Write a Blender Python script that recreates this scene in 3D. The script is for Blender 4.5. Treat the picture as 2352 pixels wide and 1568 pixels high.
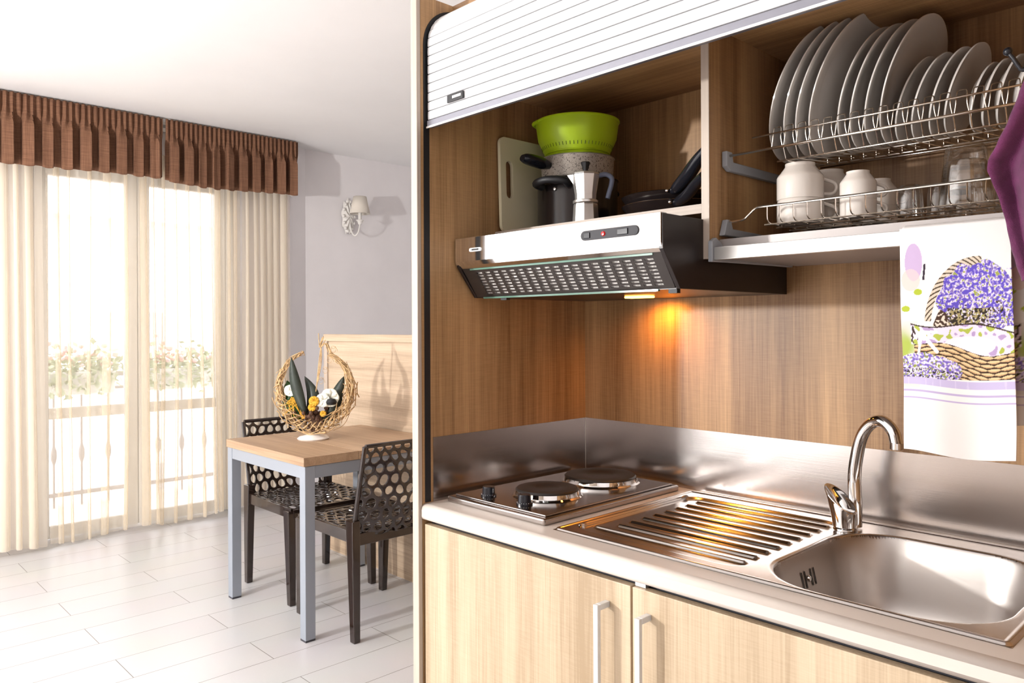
import bpy, bmesh, math, random
import numpy as np
from mathutils import Vector, Matrix, noise
PI = math.pi
for o in list(bpy.data.objects): bpy.data.objects.remove(o)
SC = bpy.context.scene
COL = SC.collection

# ---------------------------------------------------------------- camera
F = 1759.0; YAW = math.radians(46.35); ROLL = math.atan(16/3522.0)
cd = bpy.data.cameras.new('camera'); cam = bpy.data.objects.new('camera', cd); COL.objects.link(cam)
cam.location = (1.4955, -1.726, 1.30)
cam.rotation_euler = (Matrix.Rotation(YAW, 3, 'Z') @ Matrix.Rotation(PI/2, 3, 'X') @ Matrix.Rotation(-ROLL, 3, 'Z')).to_euler()
cd.sensor_width = 36; cd.lens = F/2352*36; cd.shift_y = -(784-748.4)/2352; cd.clip_start = .02
SC.camera = cam

# ---------------------------------------------------------------- world, sun, lights, exposure
W = bpy.data.worlds.new('sky'); SC.world = W; W.use_nodes = True
bg = W.node_tree.nodes['Background']; bg.inputs[0].default_value = (.965, .98, 1.0, 1); bg.inputs[1].default_value = 5.0
SC.view_settings.view_transform = 'Standard'; SC.view_settings.look = 'None'
SC.view_settings.exposure = -0.22; SC.view_settings.gamma = 1; SC.view_settings.use_curve_mapping = False

def portal(name, loc, rot, sx, sy):
    l = bpy.data.lights.new(name, 'AREA'); l.shape = 'RECTANGLE'; l.size = sx; l.size_y = sy; l.cycles.is_portal = True
    o = bpy.data.objects.new(name, l); o.location = loc; o.rotation_euler = rot; COL.objects.link(o); return o
# sky portals: guide the daylight sampling through the window openings
portal('portal_balcony_door', (-3.97, -.03, 1.19), (0, -PI/2, 0), 2.38, 1.3)
portal('portal_side_window', (-3.97, -4.0, 1.22), (0, -PI/2, 0), 2.25, 1.9)
portal('portal_rear_door', (-2.35, -5.72, 1.2), (PI/2, 0, 0), 1.7, 2.3)
portal('portal_rear_window', (.15, -5.72, 1.65), (PI/2, 0, 0), 1.1, 1.4)
# photographer's lamp behind the camera, casting the crisp shadows
pl = bpy.data.lights.new('studio_lamp', 'POINT'); pl.energy = 420; pl.shadow_soft_size = .06; pl.color = (1, .985, .965)
po = bpy.data.objects.new('studio_lamp', pl); po.location = (-1.45, -3.3, 1.55); COL.objects.link(po)

# ---------------------------------------------------------------- helpers
OFF = {}
def setp(o, label=None, cat=None, group=None, kind=None):
    if label: o['label'] = label
    if cat: o['category'] = cat
    if group: o['group'] = group
    if kind: o['kind'] = kind
    return o
def thing(name, label, cat, loc=(0, 0, 0), group=None):
    o = bpy.data.objects.new(name, None); COL.objects.link(o); o.location = loc; o.empty_display_size = .05
    OFF[o.name] = Vector(loc)
    return setp(o, label, cat, group)
def obj(name, bm, mat, parent=None, bevel=0, smooth=False, seg=2, loc=None, solid=0, subsurf=0, recalc=True):
    """bm in world coordinates; children are shifted to their parent's frame"""
    if recalc: bmesh.ops.recalc_face_normals(bm, faces=bm.faces)
    off = OFF[parent.name] if parent is not None else Vector(loc) if loc else Vector((0, 0, 0))
    if off.length: bmesh.ops.translate(bm, verts=bm.verts, vec=-off)
    if smooth:
        for e in bm.edges:
            if len(e.link_faces) == 2 and e.calc_face_angle(0) > math.radians(38): e.smooth = False
    me = bpy.data.meshes.new(name); bm.to_mesh(me); bm.free()
    if smooth:
        me.polygons.foreach_set('use_smooth', [True]*len(me.polygons))
    for m in (mat if isinstance(mat, (list, tuple)) else [mat]): me.materials.append(m)
    o = bpy.data.objects.new(name, me); COL.objects.link(o)
    if parent is not None: o.parent = parent
    elif loc: o.location = loc
    OFF[o.name] = off
    if solid:
        s = o.modifiers.new('s', 'SOLIDIFY'); s.thickness = solid; s.offset = 0
    if subsurf:
        s = o.modifiers.new('ss', 'SUBSURF'); s.levels = subsurf; s.render_levels = subsurf
    if bevel:
        b = o.modifiers.new('b', 'BEVEL'); b.width = bevel; b.segments = seg; b.limit_method = 'ANGLE'; b.angle_limit = math.radians(40)
        b.harden_normals = False
    return o
def struct(name, bm, mat, **k):
    o = obj(name, bm, mat, **k); o['kind'] = 'structure'; return o
def dup(root, loc=None, rz=None, label=None, name=None):
    r = root.copy(); COL.objects.link(r)
    if loc is not None: r.location = loc
    if rz is not None: r.rotation_euler = (r.rotation_euler[0], r.rotation_euler[1], rz)
    if label: r['label'] = label
    for c in list(root.children):
        d = c.copy(); COL.objects.link(d); d.parent = r
        for g in list(c.children):
            e = g.copy(); COL.objects.link(e); e.parent = d
    return r
def B(): return bmesh.new()
def box(bm, x0, x1, y0, y1, z0, z1, mi=0):
    v = [bm.verts.new((x, y, z)) for x in (x0, x1) for y in (y0, y1) for z in (z0, z1)]
    for f in ((0, 1, 3, 2), (4, 6, 7, 5), (0, 4, 5, 1), (2, 3, 7, 6), (0, 2, 6, 4), (1, 5, 7, 3)):
        bm.faces.new([v[i] for i in f]).material_index = mi
    return bm
def bx(*a): return box(B(), *a)
def prism(bm, pts, axis, a0, a1, mi=0):
    """pts: 2D polygon; axis: 0 -> (y,z) extruded in x; 1 -> (x,z) extruded in y; 2 -> (x,y) extruded in z"""
    def mk(p, a):
        return {0: (a, p[0], p[1]), 1: (p[0], a, p[1]), 2: (p[0], p[1], a)}[axis]
    A = [bm.verts.new(mk(p, a0)) for p in pts]; C_ = [bm.verts.new(mk(p, a1)) for p in pts]
    bm.faces.new(A).material_index = mi; bm.faces.new(C_[::-1]).material_index = mi
    n = len(pts)
    for i in range(n): bm.faces.new((A[i], A[(i+1) % n], C_[(i+1) % n], C_[i])).material_index = mi
    return bm
def tube(bm, path, r, n=8, caps=True, closed=False, mi=0, up=None):
    P = [Vector(p) for p in path]; rings = []; m = len(P)
    rr = r if isinstance(r, (list, tuple)) else [r]*m
    prev = None
    for i, p in enumerate(P):
        if closed: t = P[(i+1) % m]-P[i-1]
        else: t = (P[min(i+1, m-1)]-P[max(i-1, 0)])
        t.normalize()
        if prev is None:
            a = Vector((0, 0, 1)) if abs(t.z) < .9 else Vector((1, 0, 0))
            u = t.cross(a).normalized()
        else:
            u = (prev-t*prev.dot(t)).normalized()
        prev = u; w = t.cross(u)
        rings.append([bm.verts.new(p+(u*math.cos(2*PI*k/n)+w*math.sin(2*PI*k/n))*rr[i]) for k in range(n)])
    for i in range(m if closed else m-1):
        A, C_ = rings[i], rings[(i+1) % m]
        for k in range(n): bm.faces.new((A[k], A[(k+1) % n], C_[(k+1) % n], C_[k])).material_index = mi
    if caps and not closed:
        bm.faces.new(rings[0][::-1]).material_index = mi; bm.faces.new(rings[-1]).material_index = mi
    return bm
def lathe(bm, prof, c, n=32, mi=0, mat=None, close=False):
    """prof list of (r,z); c centre; optional rotation matrix mat about c"""
    rings = []
    for r, z in prof:
        ring = []
        for k in range(n if r > 1e-6 else 1):
            a = 2*PI*k/n
            v = Vector((r*math.cos(a), r*math.sin(a), z))
            if mat is not None: v = mat @ v
            ring.append(bm.verts.new(Vector(c)+v))
        rings.append(ring)
    seq = list(zip(rings, rings[1:]))
    if close: seq.append((rings[-1], rings[0]))
    for A, C_ in seq:
        if len(A) == 1 and len(C_) == 1: continue
        for k in range(n):
            if len(A) == 1: f = (A[0], C_[(k+1) % n], C_[k])
            elif len(C_) == 1: f = (A[k], A[(k+1) % n], C_[0])
            else: f = (A[k], A[(k+1) % n], C_[(k+1) % n], C_[k])
            bm.faces.new(f).material_index = mi
    return bm
def bez(p0, p1, p2, p3, n=12):
    p0, p1, p2, p3 = map(Vector, (p0, p1, p2, p3)); out = []
    for i in range(n+1):
        t = i/n; out.append(p0*(1-t)**3+p1*3*t*(1-t)**2+p2*3*t*t*(1-t)+p3*t**3)
    return out
def catmull(pts, n=6):
    P = [Vector(p) for p in pts]; P = [P[0]*2-P[1]]+P+[P[-1]*2-P[-2]]; out = []
    for i in range(1, len(P)-2):
        for j in range(n):
            t = j/n; a, b, c, d = P[i-1:i+3]
            out.append(.5*((2*b)+(-a+c)*t+(2*a-5*b+4*c-d)*t*t+(-a+3*b-3*c+d)*t**3))
    out.append(P[-2]); return out
def grid(bm, nu, nv, fn, mi=0):
    V = [[bm.verts.new(fn(i/nu, j/nv)) for j in range(nv+1)] for i in range(nu+1)]
    for i in range(nu):
        for j in range(nv): bm.faces.new((V[i][j], V[i+1][j], V[i+1][j+1], V[i][j+1])).material_index = mi
    return V
def sstep(a, b, x):
    t = max(0, min(1, (x-a)/(b-a))); return t*t*(3-2*t)

# ---------------------------------------------------------------- materials
def nt(name):
    m = bpy.data.materials.new(name); m.use_nodes = True; t = m.node_tree
    return m, t, t.nodes, t.links, t.nodes['Principled BSDF']
def pbr(name, col, rough=.5, metal=0, spec=.5, coat=0, trans=0, ior=1.45, bump=None, var=0, vscale=8, sheen=0, alpha=1):
    m, t, N, L, p = nt(name)
    p.inputs['Base Color'].default_value = (*col, 1); p.inputs['Roughness'].default_value = rough; p.inputs['Metallic'].default_value = metal
    p.inputs['Specular IOR Level'].default_value = spec; p.inputs['Coat Weight'].default_value = coat; p.inputs['Transmission Weight'].default_value = trans
    p.inputs['IOR'].default_value = ior; p.inputs['Sheen Weight'].default_value = sheen; p.inputs['Alpha'].default_value = alpha
    if var:
        tc = N.new('ShaderNodeTexCoord'); nz = N.new('ShaderNodeTexNoise'); nz.inputs['Scale'].default_value = vscale; nz.inputs['Detail'].default_value = 5
        r = N.new('ShaderNodeValToRGB'); r.color_ramp.elements[0].position = .3; r.color_ramp.elements[1].position = .7
        r.color_ramp.elements[0].color = (*[c*(1-var) for c in col], 1); r.color_ramp.elements[1].color = (*[min(1, c*(1+var)) for c in col], 1)
        L.new(tc.outputs['Object'], nz.inputs['Vector']); L.new(nz.outputs['Fac'], r.inputs[0]); L.new(r.outputs[0], p.inputs['Base Color'])
    if bump:
        tc = N.new('ShaderNodeTexCoord'); mp = N.new('ShaderNodeMapping'); mp.inputs['Scale'].default_value = bump[0]
        nz = N.new('ShaderNodeTexNoise'); nz.inputs['Scale'].default_value = 1; nz.inputs['Detail'].default_value = 4
        b = N.new('ShaderNodeBump'); b.inputs['Strength'].default_value = bump[1]; b.inputs['Distance'].default_value = bump[2]
        L.new(tc.outputs['Object'], mp.inputs[0]); L.new(mp.outputs[0], nz.inputs['Vector']); L.new(nz.outputs['Fac'], b.inputs['Height']); L.new(b.outputs[0], p.inputs['Normal'])
    return m
def wood(name, dark, light, axis=2, cross=True, rough=.45, band=1.0, contrast=.5):
    """sawn oak laminate, grain along the given axis"""
    m, t, N, L, p = nt(name)
    tc = N.new('ShaderNodeTexCoord')
    def noi(scl, along, det, dist=0):
        mp = N.new('ShaderNodeMapping'); s = [scl]*3; s[axis] = along; mp.inputs['Scale'].default_value = s
        nz = N.new('ShaderNodeTexNoise'); nz.inputs['Scale'].default_value = 1; nz.inputs['Detail'].default_value = det
        nz.inputs['Distortion'].default_value = dist
        L.new(tc.outputs['Object'], mp.inputs[0]); L.new(mp.outputs[0], nz.inputs['Vector']); return nz.outputs['Fac']
    fine = noi(230, 5, 4); mid = noi(38, .9, 3, .4); wide = noi(7.0, .22, 1)
    def mix(a, b, f):
        mm = N.new('ShaderNodeMix'); mm.data_type = 'FLOAT'
        for k, v in ((0, f), (2, a), (3, b)):
            if isinstance(v, (int, float)): mm.inputs[k].default_value = v
            else: L.new(v, mm.inputs[k])
        return mm.outputs[0]
    h = mix(mix(fine, mid, .5), wide, .36*band)
    if cross:
        mp = N.new('ShaderNodeMapping'); s = [26]*3; s[axis] = 420; mp.inputs['Scale'].default_value = s
        nz = N.new('ShaderNodeTexNoise'); nz.inputs['Scale'].default_value = 1; nz.inputs['Detail'].default_value = 2
        L.new(tc.outputs['Object'], mp.inputs[0]); L.new(mp.outputs[0], nz.inputs['Vector'])
        h = mix(h, nz.outputs['Fac'], .08)
    r = N.new('ShaderNodeValToRGB'); e = r.color_ramp.elements
    e[0].position = .5-.28*contrast; e[1].position = .5+.28*contrast; e[0].color = (*dark, 1); e[1].color = (*light, 1)
    L.new(h, r.inputs[0]); L.new(r.outputs[0], p.inputs['Base Color'])
    b = N.new('ShaderNodeBump'); b.inputs['Strength'].default_value = .12; b.inputs['Distance'].default_value = .0006
    L.new(fine, b.inputs['Height']); L.new(b.outputs[0], p.inputs['Normal'])
    p.inputs['Roughness'].default_value = rough
    return m
def steel(name, col=(.60, .57, .54), rough=.28, scale=(3, 3, 500), strength=.05, aniso=0, rvar=.1):
    m, t, N, L, p = nt(name)
    p.inputs['Metallic'].default_value = 1; p.inputs['Base Color'].default_value = (*col, 1)
    tc = N.new('ShaderNodeTexCoord'); mp = N.new('ShaderNodeMapping'); mp.inputs['Scale'].default_value = scale
    nz = N.new('ShaderNodeTexNoise'); nz.inputs['Scale'].default_value = 1; nz.inputs['Detail'].default_value = 3
    L.new(tc.outputs['Object'], mp.inputs[0]); L.new(mp.outputs[0], nz.inputs['Vector'])
    mr = N.new('ShaderNodeMapRange'); mr.inputs['To Min'].default_value = rough-rvar/2; mr.inputs['To Max'].default_value = rough+rvar/2
    L.new(nz.outputs['Fac'], mr.inputs['Value']); L.new(mr.outputs[0], p.inputs['Roughness'])
    b = N.new('ShaderNodeBump'); b.inputs['Strength'].default_value = strength; b.inputs['Distance'].default_value = .001
    L.new(nz.outputs['Fac'], b.inputs['Height']); L.new(b.outputs[0], p.inputs['Normal'])
    return m
M = {}
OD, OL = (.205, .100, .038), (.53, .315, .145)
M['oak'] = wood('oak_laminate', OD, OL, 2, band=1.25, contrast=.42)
M['oak_x'] = wood('oak_laminate_long', OD, OL, 0)
M['oak_y'] = wood('oak_laminate_depth', OD, OL, 1)
M['oak_edge'] = wood('oak_edge_band', (.40, .32, .26), (.56, .47, .39), 2, cross=False)
M['oak_edge_x'] = wood('oak_edge_band_long', (.40, .32, .26), (.56, .47, .39), 0, cross=False)
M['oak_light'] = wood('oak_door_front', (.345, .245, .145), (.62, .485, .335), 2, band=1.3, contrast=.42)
M['oak_table'] = wood('oak_tabletop', (.31, .19, .11), (.54, .37, .235), 0, contrast=.5)
M['oak_bench'] = wood('oak_screen', (.33, .235, .155), (.62, .475, .34), 0, contrast=.40, band=1.4)
M['white_wall'] = pbr('wall_paint', (.84, .805, .81), .9, var=.03, vscale=3)
M['tan_wall'] = pbr('tan_wall_paint', (.50, .42, .35), .9)
M['ceiling'] = pbr('ceiling_paint', (.90, .885, .88), .95, var=.02, vscale=2)
M['white_lacquer'] = pbr('white_lacquer', (.80, .78, .74), .35)
M['white_plastic'] = pbr('white_plastic', (.82, .82, .82), .4)
M['slat_white'] = pbr('shutter_slat', (.61, .61, .62), .55)
M['grey_rail'] = pbr('anodised_rail', (.20, .20, .23), .35, metal=.6)
M['alu'] = pbr('satin_aluminium', (.75, .74, .72), .3, metal=.85)
M['alu_grey'] = pbr('painted_grey_metal', (.31, .34, .39), .38, metal=.25)
M['handle'] = pbr('satin_handle', (.66, .67, .68), .35, metal=.3)
M['black'] = pbr('matt_black_plastic', (.012, .012, .014), .5)
M['blackgloss'] = pbr('glossy_black_plastic', (.01, .011, .016), .18)
M['dark_enamel'] = pbr('dark_enamel', (.016, .010, .009), .35)
M['grille'] = pbr('grille_dark', (.035, .028, .025), .35)
M['foil'] = pbr('filter_foil', (.92, .89, .85), .45, metal=.55, bump=((260, 260, 260), 1.0, .004))
M['chrome'] = pbr('chrome', (.78, .77, .76), .05, metal=1)
M['hoodsteel'] = pbr('polished_steel', (.80, .79, .78), .09, metal=1, bump=((2, 2, 3), .15, .003))
M['steel_splash'] = steel('brushed_splash', (.47, .43, .41), .20, (4, 4, 700), .04, rvar=.08)
M['steel_sink'] = steel('brushed_sink', (.54, .50, .475), .20, (5, 300, 300), .008)
M['steel_basin'] = steel('brushed_basin', (.50, .465, .44), .36, (5, 200, 200), .02)
M['steel_hob'] = steel('hob_steel', (.46, .42, .40), .16, (5, 5, 5), .01, rvar=.05)
M['iron'] = pbr('cast_iron_plate', (.022, .018, .016), .42, bump=((900, 900, 10), .2, .0003))
M['worktop'] = pbr('cream_laminate', (.63, .56, .50), .32, var=.03, vscale=5)
M['porcelain'] = pbr('white_porcelain', (.78, .74, .70), .08, coat=.3)
M['cup'] = pbr('cream_porcelain', (.78, .72, .66), .12, coat=.3)
M['lime'] = pbr('lime_plastic', (.42, .60, .01), .4)
M['cream_board'] = pbr('cutting_board_plastic', (.72, .66, .46), .5)
M['wire'] = pbr('chromed_wire', (.82, .76, .68), .18, metal=1)
M['grey_plastic'] = pbr('grey_bracket', (.33, .35, .38), .45)
M['panel_grey'] = pbr('control_panel_grey', (.05, .05, .055), .6, spec=.3)
M['tray'] = pbr('grey_tray', (.36, .33, .32), .4, metal=.3)
M['pan'] = pbr('pan_coating', (.014, .010, .010), .22)
M['bluegrey'] = pbr('blue_grey_grip', (.16, .19, .28), .4)
M['red'] = pbr('red_lens', (.6, .02, .02), .2)
M['brownplastic'] = pbr('brown_polycarbonate', (.022, .012, .009), .14, coat=.5)
M['sconce'] = pbr('chalk_white_metal', (.80, .77, .73), .6)
M['shade'] = pbr('linen_shade', (.72, .66, .58), .9)
M['ceramic_base'] = pbr('white_ceramic', (.85, .80, .76), .2)
M['twig'] = pbr('dry_twig', (.58, .39, .20), .7, var=.35, vscale=60)
M['leaf_dark'] = pbr('dark_leaf', (.035, .045, .035), .45, var=.3, vscale=30)
M['leaf_green'] = pbr('green_leaf', (.02, .08, .008), .4)
M['petal_white'] = pbr('white_petal', (.85, .85, .74), .6)
M['petal_yellow'] = pbr('yellow_dried_flower', (.72, .38, .03), .7)
M['dried_brown'] = pbr('dried_brown', (.10, .05, .03), .8)
M['dark_foot'] = pbr('dark_foot_cap', (.05, .05, .06), .5)
M['pvc'] = pbr('window_frame_pvc', (.82, .80, .76), .35)
M['facade'] = pbr('facade_plaster', (.80, .72, .66), .9)
M['roof_tile'] = pbr('roof_tiles', (.72, .62, .55), .9)
M['rail_paint'] = pbr('railing_paint', (.35, .33, .32), .5)
M['balcony'] = pbr('balcony_tiles', (.75, .66, .58), .7)
M['bloom_red'] = pbr('red_bloom', (.85, .50, .45), .7)
M['bloom_pink'] = pbr('pink_bloom', (.85, .50, .50), .7)
M['foliage'] = pbr('balcony_foliage', (.45, .52, .36), .7)

def speckle(name):
    m, t, N, L, p = nt(name)
    tc = N.new('ShaderNodeTexCoord'); v = N.new('ShaderNodeTexNoise'); v.inputs['Scale'].default_value = 210; v.inputs['Detail'].default_value = 1; v.inputs['Distortion'].default_value = 1.5
    r = N.new('ShaderNodeValToRGB'); e = r.color_ramp.elements; e[0].position = .36; e[0].color = (.02, .018, .016, 1); e[1].position = .40; e[1].color = (.42, .37, .32, 1)
    L.new(tc.outputs['Object'], v.inputs['Vector']); L.new(v.outputs['Fac'], r.inputs[0]); L.new(r.outputs[0], p.inputs['Base Color']); p.inputs['Roughness'].default_value = .45
    return m
M['speckle'] = speckle('speckled_enamel')
def cloth(name, col, base=.35, edge=1.0, trans=.5, power=1.6):
    """woven sheer: light passes between the threads, more threads in the way at grazing angles"""
    m, t, N, L, p = nt(name); N.remove(p); out = N['Material Output']
    tr = N.new('ShaderNodeBsdfTransparent'); df = N.new('ShaderNodeBsdfDiffuse'); tl = N.new('ShaderNodeBsdfTranslucent')
    df.inputs[0].default_value = (*col, 1); tl.inputs[0].default_value = (*col, 1)
    a = N.new('ShaderNodeMixShader'); a.inputs[0].default_value = trans; L.new(df.outputs[0], a.inputs[1]); L.new(tl.outputs[0], a.inputs[2])
    lw = N.new('ShaderNodeLayerWeight'); lw.inputs[0].default_value = .5
    pw = N.new('ShaderNodeMath'); pw.operation = 'POWER'; pw.inputs[1].default_value = power; L.new(lw.outputs['Facing'], pw.inputs[0])
    mr = N.new('ShaderNodeMapRange'); mr.inputs['To Min'].default_value = base; mr.inputs['To Max'].default_value = edge
    L.new(pw.outputs[0], mr.inputs['Value'])
    b = N.new('ShaderNodeMixShader'); L.new(mr.outputs[0], b.inputs[0]); L.new(tr.outputs[0], b.inputs[1]); L.new(a.outputs[0], b.inputs[2])
    L.new(b.outputs[0], out.inputs[0]); return m
M['sheer'] = cloth('cream_sheer', (.93, .84, .70), .30, .97, .6)
M['sheer_dense'] = cloth('cream_drape', (.96, .89, .78), .50, 1.0, .45)
def weave(name, dark, light):
    m, t, N, L, p = nt(name)
    tc = N.new('ShaderNodeTexCoord'); fs = []
    for s in ((8, 8, 260), (220, 220, 8)):
        mp = N.new('ShaderNodeMapping'); mp.inputs['Scale'].default_value = s; nz = N.new('ShaderNodeTexNoise'); nz.inputs['Scale'].default_value = 1; nz.inputs['Detail'].default_value = 3
        L.new(tc.outputs['Object'], mp.inputs[0]); L.new(mp.outputs[0], nz.inputs['Vector']); fs.append(nz.outputs['Fac'])
    mm = N.new('ShaderNodeMath'); mm.operation = 'ADD'; L.new(fs[0], mm.inputs[0]); L.new(fs[1], mm.inputs[1])
    r = N.new('ShaderNodeValToRGB'); e = r.color_ramp.elements; e[0].position = .35; e[1].position = .65; e[0].color = (*dark, 1); e[1].color = (*light, 1)
    hv = N.new('ShaderNodeMath'); hv.operation = 'MULTIPLY'; hv.inputs[1].default_value = .5; L.new(mm.outputs[0], hv.inputs[0]); L.new(hv.outputs[0], r.inputs[0])
    L.new(r.outputs[0], p.inputs['Base Color']); p.inputs['Roughness'].default_value = .9
    return m
M['brown_fabric'] = weave('brown_woven_fabric', (.135, .058, .030), (.24, .115, .062))
M['purple'] = pbr('purple_microfibre', (.125, .022, .080), 1, sheen=.12, bump=((900, 900, 900), .8, .002), var=.25, vscale=40)
def glassm():
    m, t, N, L, p = nt('window_glass'); N.remove(p); out = N['Material Output']
    tr = N.new('ShaderNodeBsdfTransparent'); gl = N.new('ShaderNodeBsdfGlossy'); gl.inputs['Roughness'].default_value = .02
    fr = N.new('ShaderNodeFresnel'); mx = N.new('ShaderNodeMixShader'); L.new(fr.outputs[0], mx.inputs[0]); L.new(tr.outputs[0], mx.inputs[1]); L.new(gl.outputs[0], mx.inputs[2]); L.new(mx.outputs[0], out.inputs[0]); return m
M['glass'] = glassm()
def tumblerm():
    m, t, N, L, p = nt('clear_glassware'); N.remove(p); out = N['Material Output']
    tr = N.new('ShaderNodeBsdfTransparent'); tr.inputs[0].default_value = (.975, .97, .96, 1); gl = N.new('ShaderNodeBsdfGlossy'); gl.inputs['Roughness'].default_value = .03
    lw = N.new('ShaderNodeLayerWeight'); lw.inputs[0].default_value = .5; pw = N.new('ShaderNodeMath'); pw.operation = 'POWER'; pw.inputs[1].default_value = 2.2; L.new(lw.outputs['Facing'], pw.inputs[0])
    mr = N.new('ShaderNodeMapRange'); mr.inputs['To Min'].default_value = .07; mr.inputs['To Max'].default_value = .9; L.new(pw.outputs[0], mr.inputs['Value'])
    mx = N.new('ShaderNodeMixShader'); L.new(mr.outputs[0], mx.inputs[0]); L.new(tr.outputs[0], mx.inputs[1]); L.new(gl.outputs[0], mx.inputs[2]); L.new(mx.outputs[0], out.inputs[0]); return m
M['tumbler'] = tumblerm()
def floorm():
    m, t, N, L, p = nt('white_plank_tiles')
    tc = N.new('ShaderNodeTexCoord'); mp = N.new('ShaderNodeMapping')
    # brick courses run along Y: swap axes
    mp.inputs['Rotation'].default_value = (0, 0, -PI/2)
    br = N.new('ShaderNodeTexBrick'); br.offset = .5
    br.inputs['Scale'].default_value = 1; br.inputs['Mortar Size'].default_value = .0016; br.inputs['Mortar Smooth'].default_value = .2
    br.inputs['Brick Width'].default_value = .90; br.inputs['Row Height'].default_value = .213
    br.inputs['Color1'].default_value = (.575, .565, .575, 1); br.inputs['Color2'].default_value = (.60, .59, .60, 1); br.inputs['Mortar'].default_value = (.20, .18, .17, 1)
    # rotated coords: u = -y?, v = x ; shift so joints fall at x=-1.75+k*.213 and y=-.783
    mp.inputs['Location'].default_value = (FL[0], FL[1], 0)
    L.new(tc.outputs['Object'], mp.inputs[0]); L.new(mp.outputs[0], br.inputs['Vector'])
    nz = N.new('ShaderNodeTexNoise'); nz.inputs['Scale'].default_value = 2.5; nz.inputs['Detail'].default_value = 6
    mx = N.new('ShaderNodeMix'); mx.data_type = 'RGBA'; mx.blend_type = 'MULTIPLY'; mx.inputs[0].default_value = .12
    L.new(tc.outputs['Object'], nz.inputs['Vector']); L.new(br.outputs['Color'], mx.inputs[6]); L.new(nz.outputs['Color'], mx.inputs[7]); L.new(mx.outputs[2], p.inputs['Base Color'])
    b = N.new('ShaderNodeBump'); b.inputs['Strength'].default_value = .4; b.inputs['Distance'].default_value = .002; b.invert = True
    L.new(br.outputs['Fac'], b.inputs['Height']); L.new(b.outputs[0], p.inputs['Normal'])
    p.inputs['Roughness'].default_value = .30; p.inputs['Specular IOR Level'].default_value = .4
    return m
# Mapping POINT: out = Rot(-90)*v + loc -> (y, -x) + loc.  u = y+Lx (brick width .90), v = -x+Ly (row .213)
FL = (.783+.9*2, -1.752+.213*30)
M['floor'] = floorm()
def vcol(name, rough=.9, trans=0):
    m, t, N, L, p = nt(name); a = N.new('ShaderNodeVertexColor'); a.layer_name = 'print'; L.new(a.outputs[0], p.inputs['Base Color']); p.inputs['Roughness'].default_value = rough
    return m
M['print'] = vcol('printed_cotton')

# ================================================================ ROOM
XW = -3.85
struct('floor', bx(-3.95, 3.4, -5.7, 2.9, -.05, 0), M['floor'])
struct('ceiling', bx(-3.95, 3.4, -5.7, 2.9, 2.64, 2.72), M['ceiling'])
def wall_with_hole(name, plane, a0, a1, holes, thick, z1=2.64, mat=None):
    """plane 'x' wall at x in thick, spanning y a0..a1 ; holes list (b0,b1,z0,z1)"""
    bm = B(); cur = a0
    def bb(p0, p1, q0, q1):
        if p1-p0 < 1e-4 or q1-q0 < 1e-4: return
        if plane == 'x': box(bm, thick[0], thick[1], p0, p1, q0, q1)
        else: box(bm, p0, p1, thick[0], thick[1], q0, q1)
    for (b0, b1, c0, c1) in holes:
        bb(cur, b0, 0, z1); bb(b0, b1, 0, c0); bb(b0, b1, c1, z1); cur = b1
    bb(cur, a1, 0, z1)
    return struct(name, bm, mat or M['white_wall'])
wall_with_hole('wall_left', 'x', -5.7, .975, [(-4.95, -3.05, .1, 2.35), (-.68, .62, 0, 2.38)], (-3.95, XW))
bm = B(); prism(bm, [(XW-.1, .975), (XW, .975), (-3.69, .975), (-3.765, 1.14), (-3.745, 2.9), (XW-.1, 2.9)], 2, 0, 2.64)
struct('wall_left_2', bm, M['white_wall'])
wall_with_hole('wall_back', 'y', -3.95, 3.4, [(-3.2, -1.5, .05, 2.35), (-.4, .7, .95, 2.35)], (-5.7, -5.6), mat=M['tan_wall'])
struct('wall_front', bx(-3.95, 3.4, 2.8, 2.9, 0, 2.64), M['white_wall'])
struct('wall_right', bx(3.3, 3.4, -5.7, 2.9, 0, 2.64), M['white_wall'])
struct('wall_kitchen', bx(-.03, 1.6, .03, .15, 0, 2.64), M['white_wall'])

# French door (two leaves)
def french(name, y0, y1, z1, ymid=None, rail=.77, x=XW-.03):
    bm = B(); fr = .05
    for a, b in ((y0, y0+.06), (y1-.06, y1)): box(bm, x-.03, x+.03, a, b, 0, z1)
    box(bm, x-.03, x+.03, y0, y1, z1-.06, z1)
    r = struct(name, bm, M['pvc'], bevel=.004)
    leaves = [(y0+.06, ymid), (ymid, y1-.06)] if ymid is not None else [(y0+.06, y1-.06)]
    for a, b in leaves:
        bm = B(); st = .075
        box(bm, x-.02, x+.035, a+.003, a+st, .01, z1-.06); box(bm, x-.02, x+.035, b-st, b-.003, .01, z1-.06)
        box(bm, x-.02, x+.035, a+st, b-st, .01, .085); box(bm, x-.02, x+.035, a+st, b-st, rail-.03, rail+.035); box(bm, x-.02, x+.035, a+st, b-st, z1-.14, z1-.06)
        lf = obj('door_leaf', bm, M['pvc'], parent=r, bevel=.004)
        obj('glass_pane', bx(x+.004, x+.010, a+st-.004, b-st+.004, .08, z1-.13), M['glass'], parent=lf)
    return r
french('door_1', -.68, .62, 2.38, -.03)
def winframe(name, axis, a0, a1, z0, z1, c):
    bm = B(); w = .06
    def bb(p0, p1, q0, q1):
        if axis == 'x': box(bm, c-.03, c+.03, p0, p1, q0, q1)
        else: box(bm, p0, p1, c-.03, c+.03, q0, q1)
    m = (a0+a1)/2
    for a in (a0, m-w/2, a1-w): bb(a, a+w, z0, z1)
    bb(a0, a1, z0, z0+w); bb(a0, a1, z1-w, z1)
    r = struct(name, bm, M['pvc'])
    return r
winframe('window_1', 'x', -4.95, -3.05, .1, 2.35, -3.9)
winframe('window_2', 'y', -3.2, -1.5, .05, 2.35, -5.65)
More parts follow.
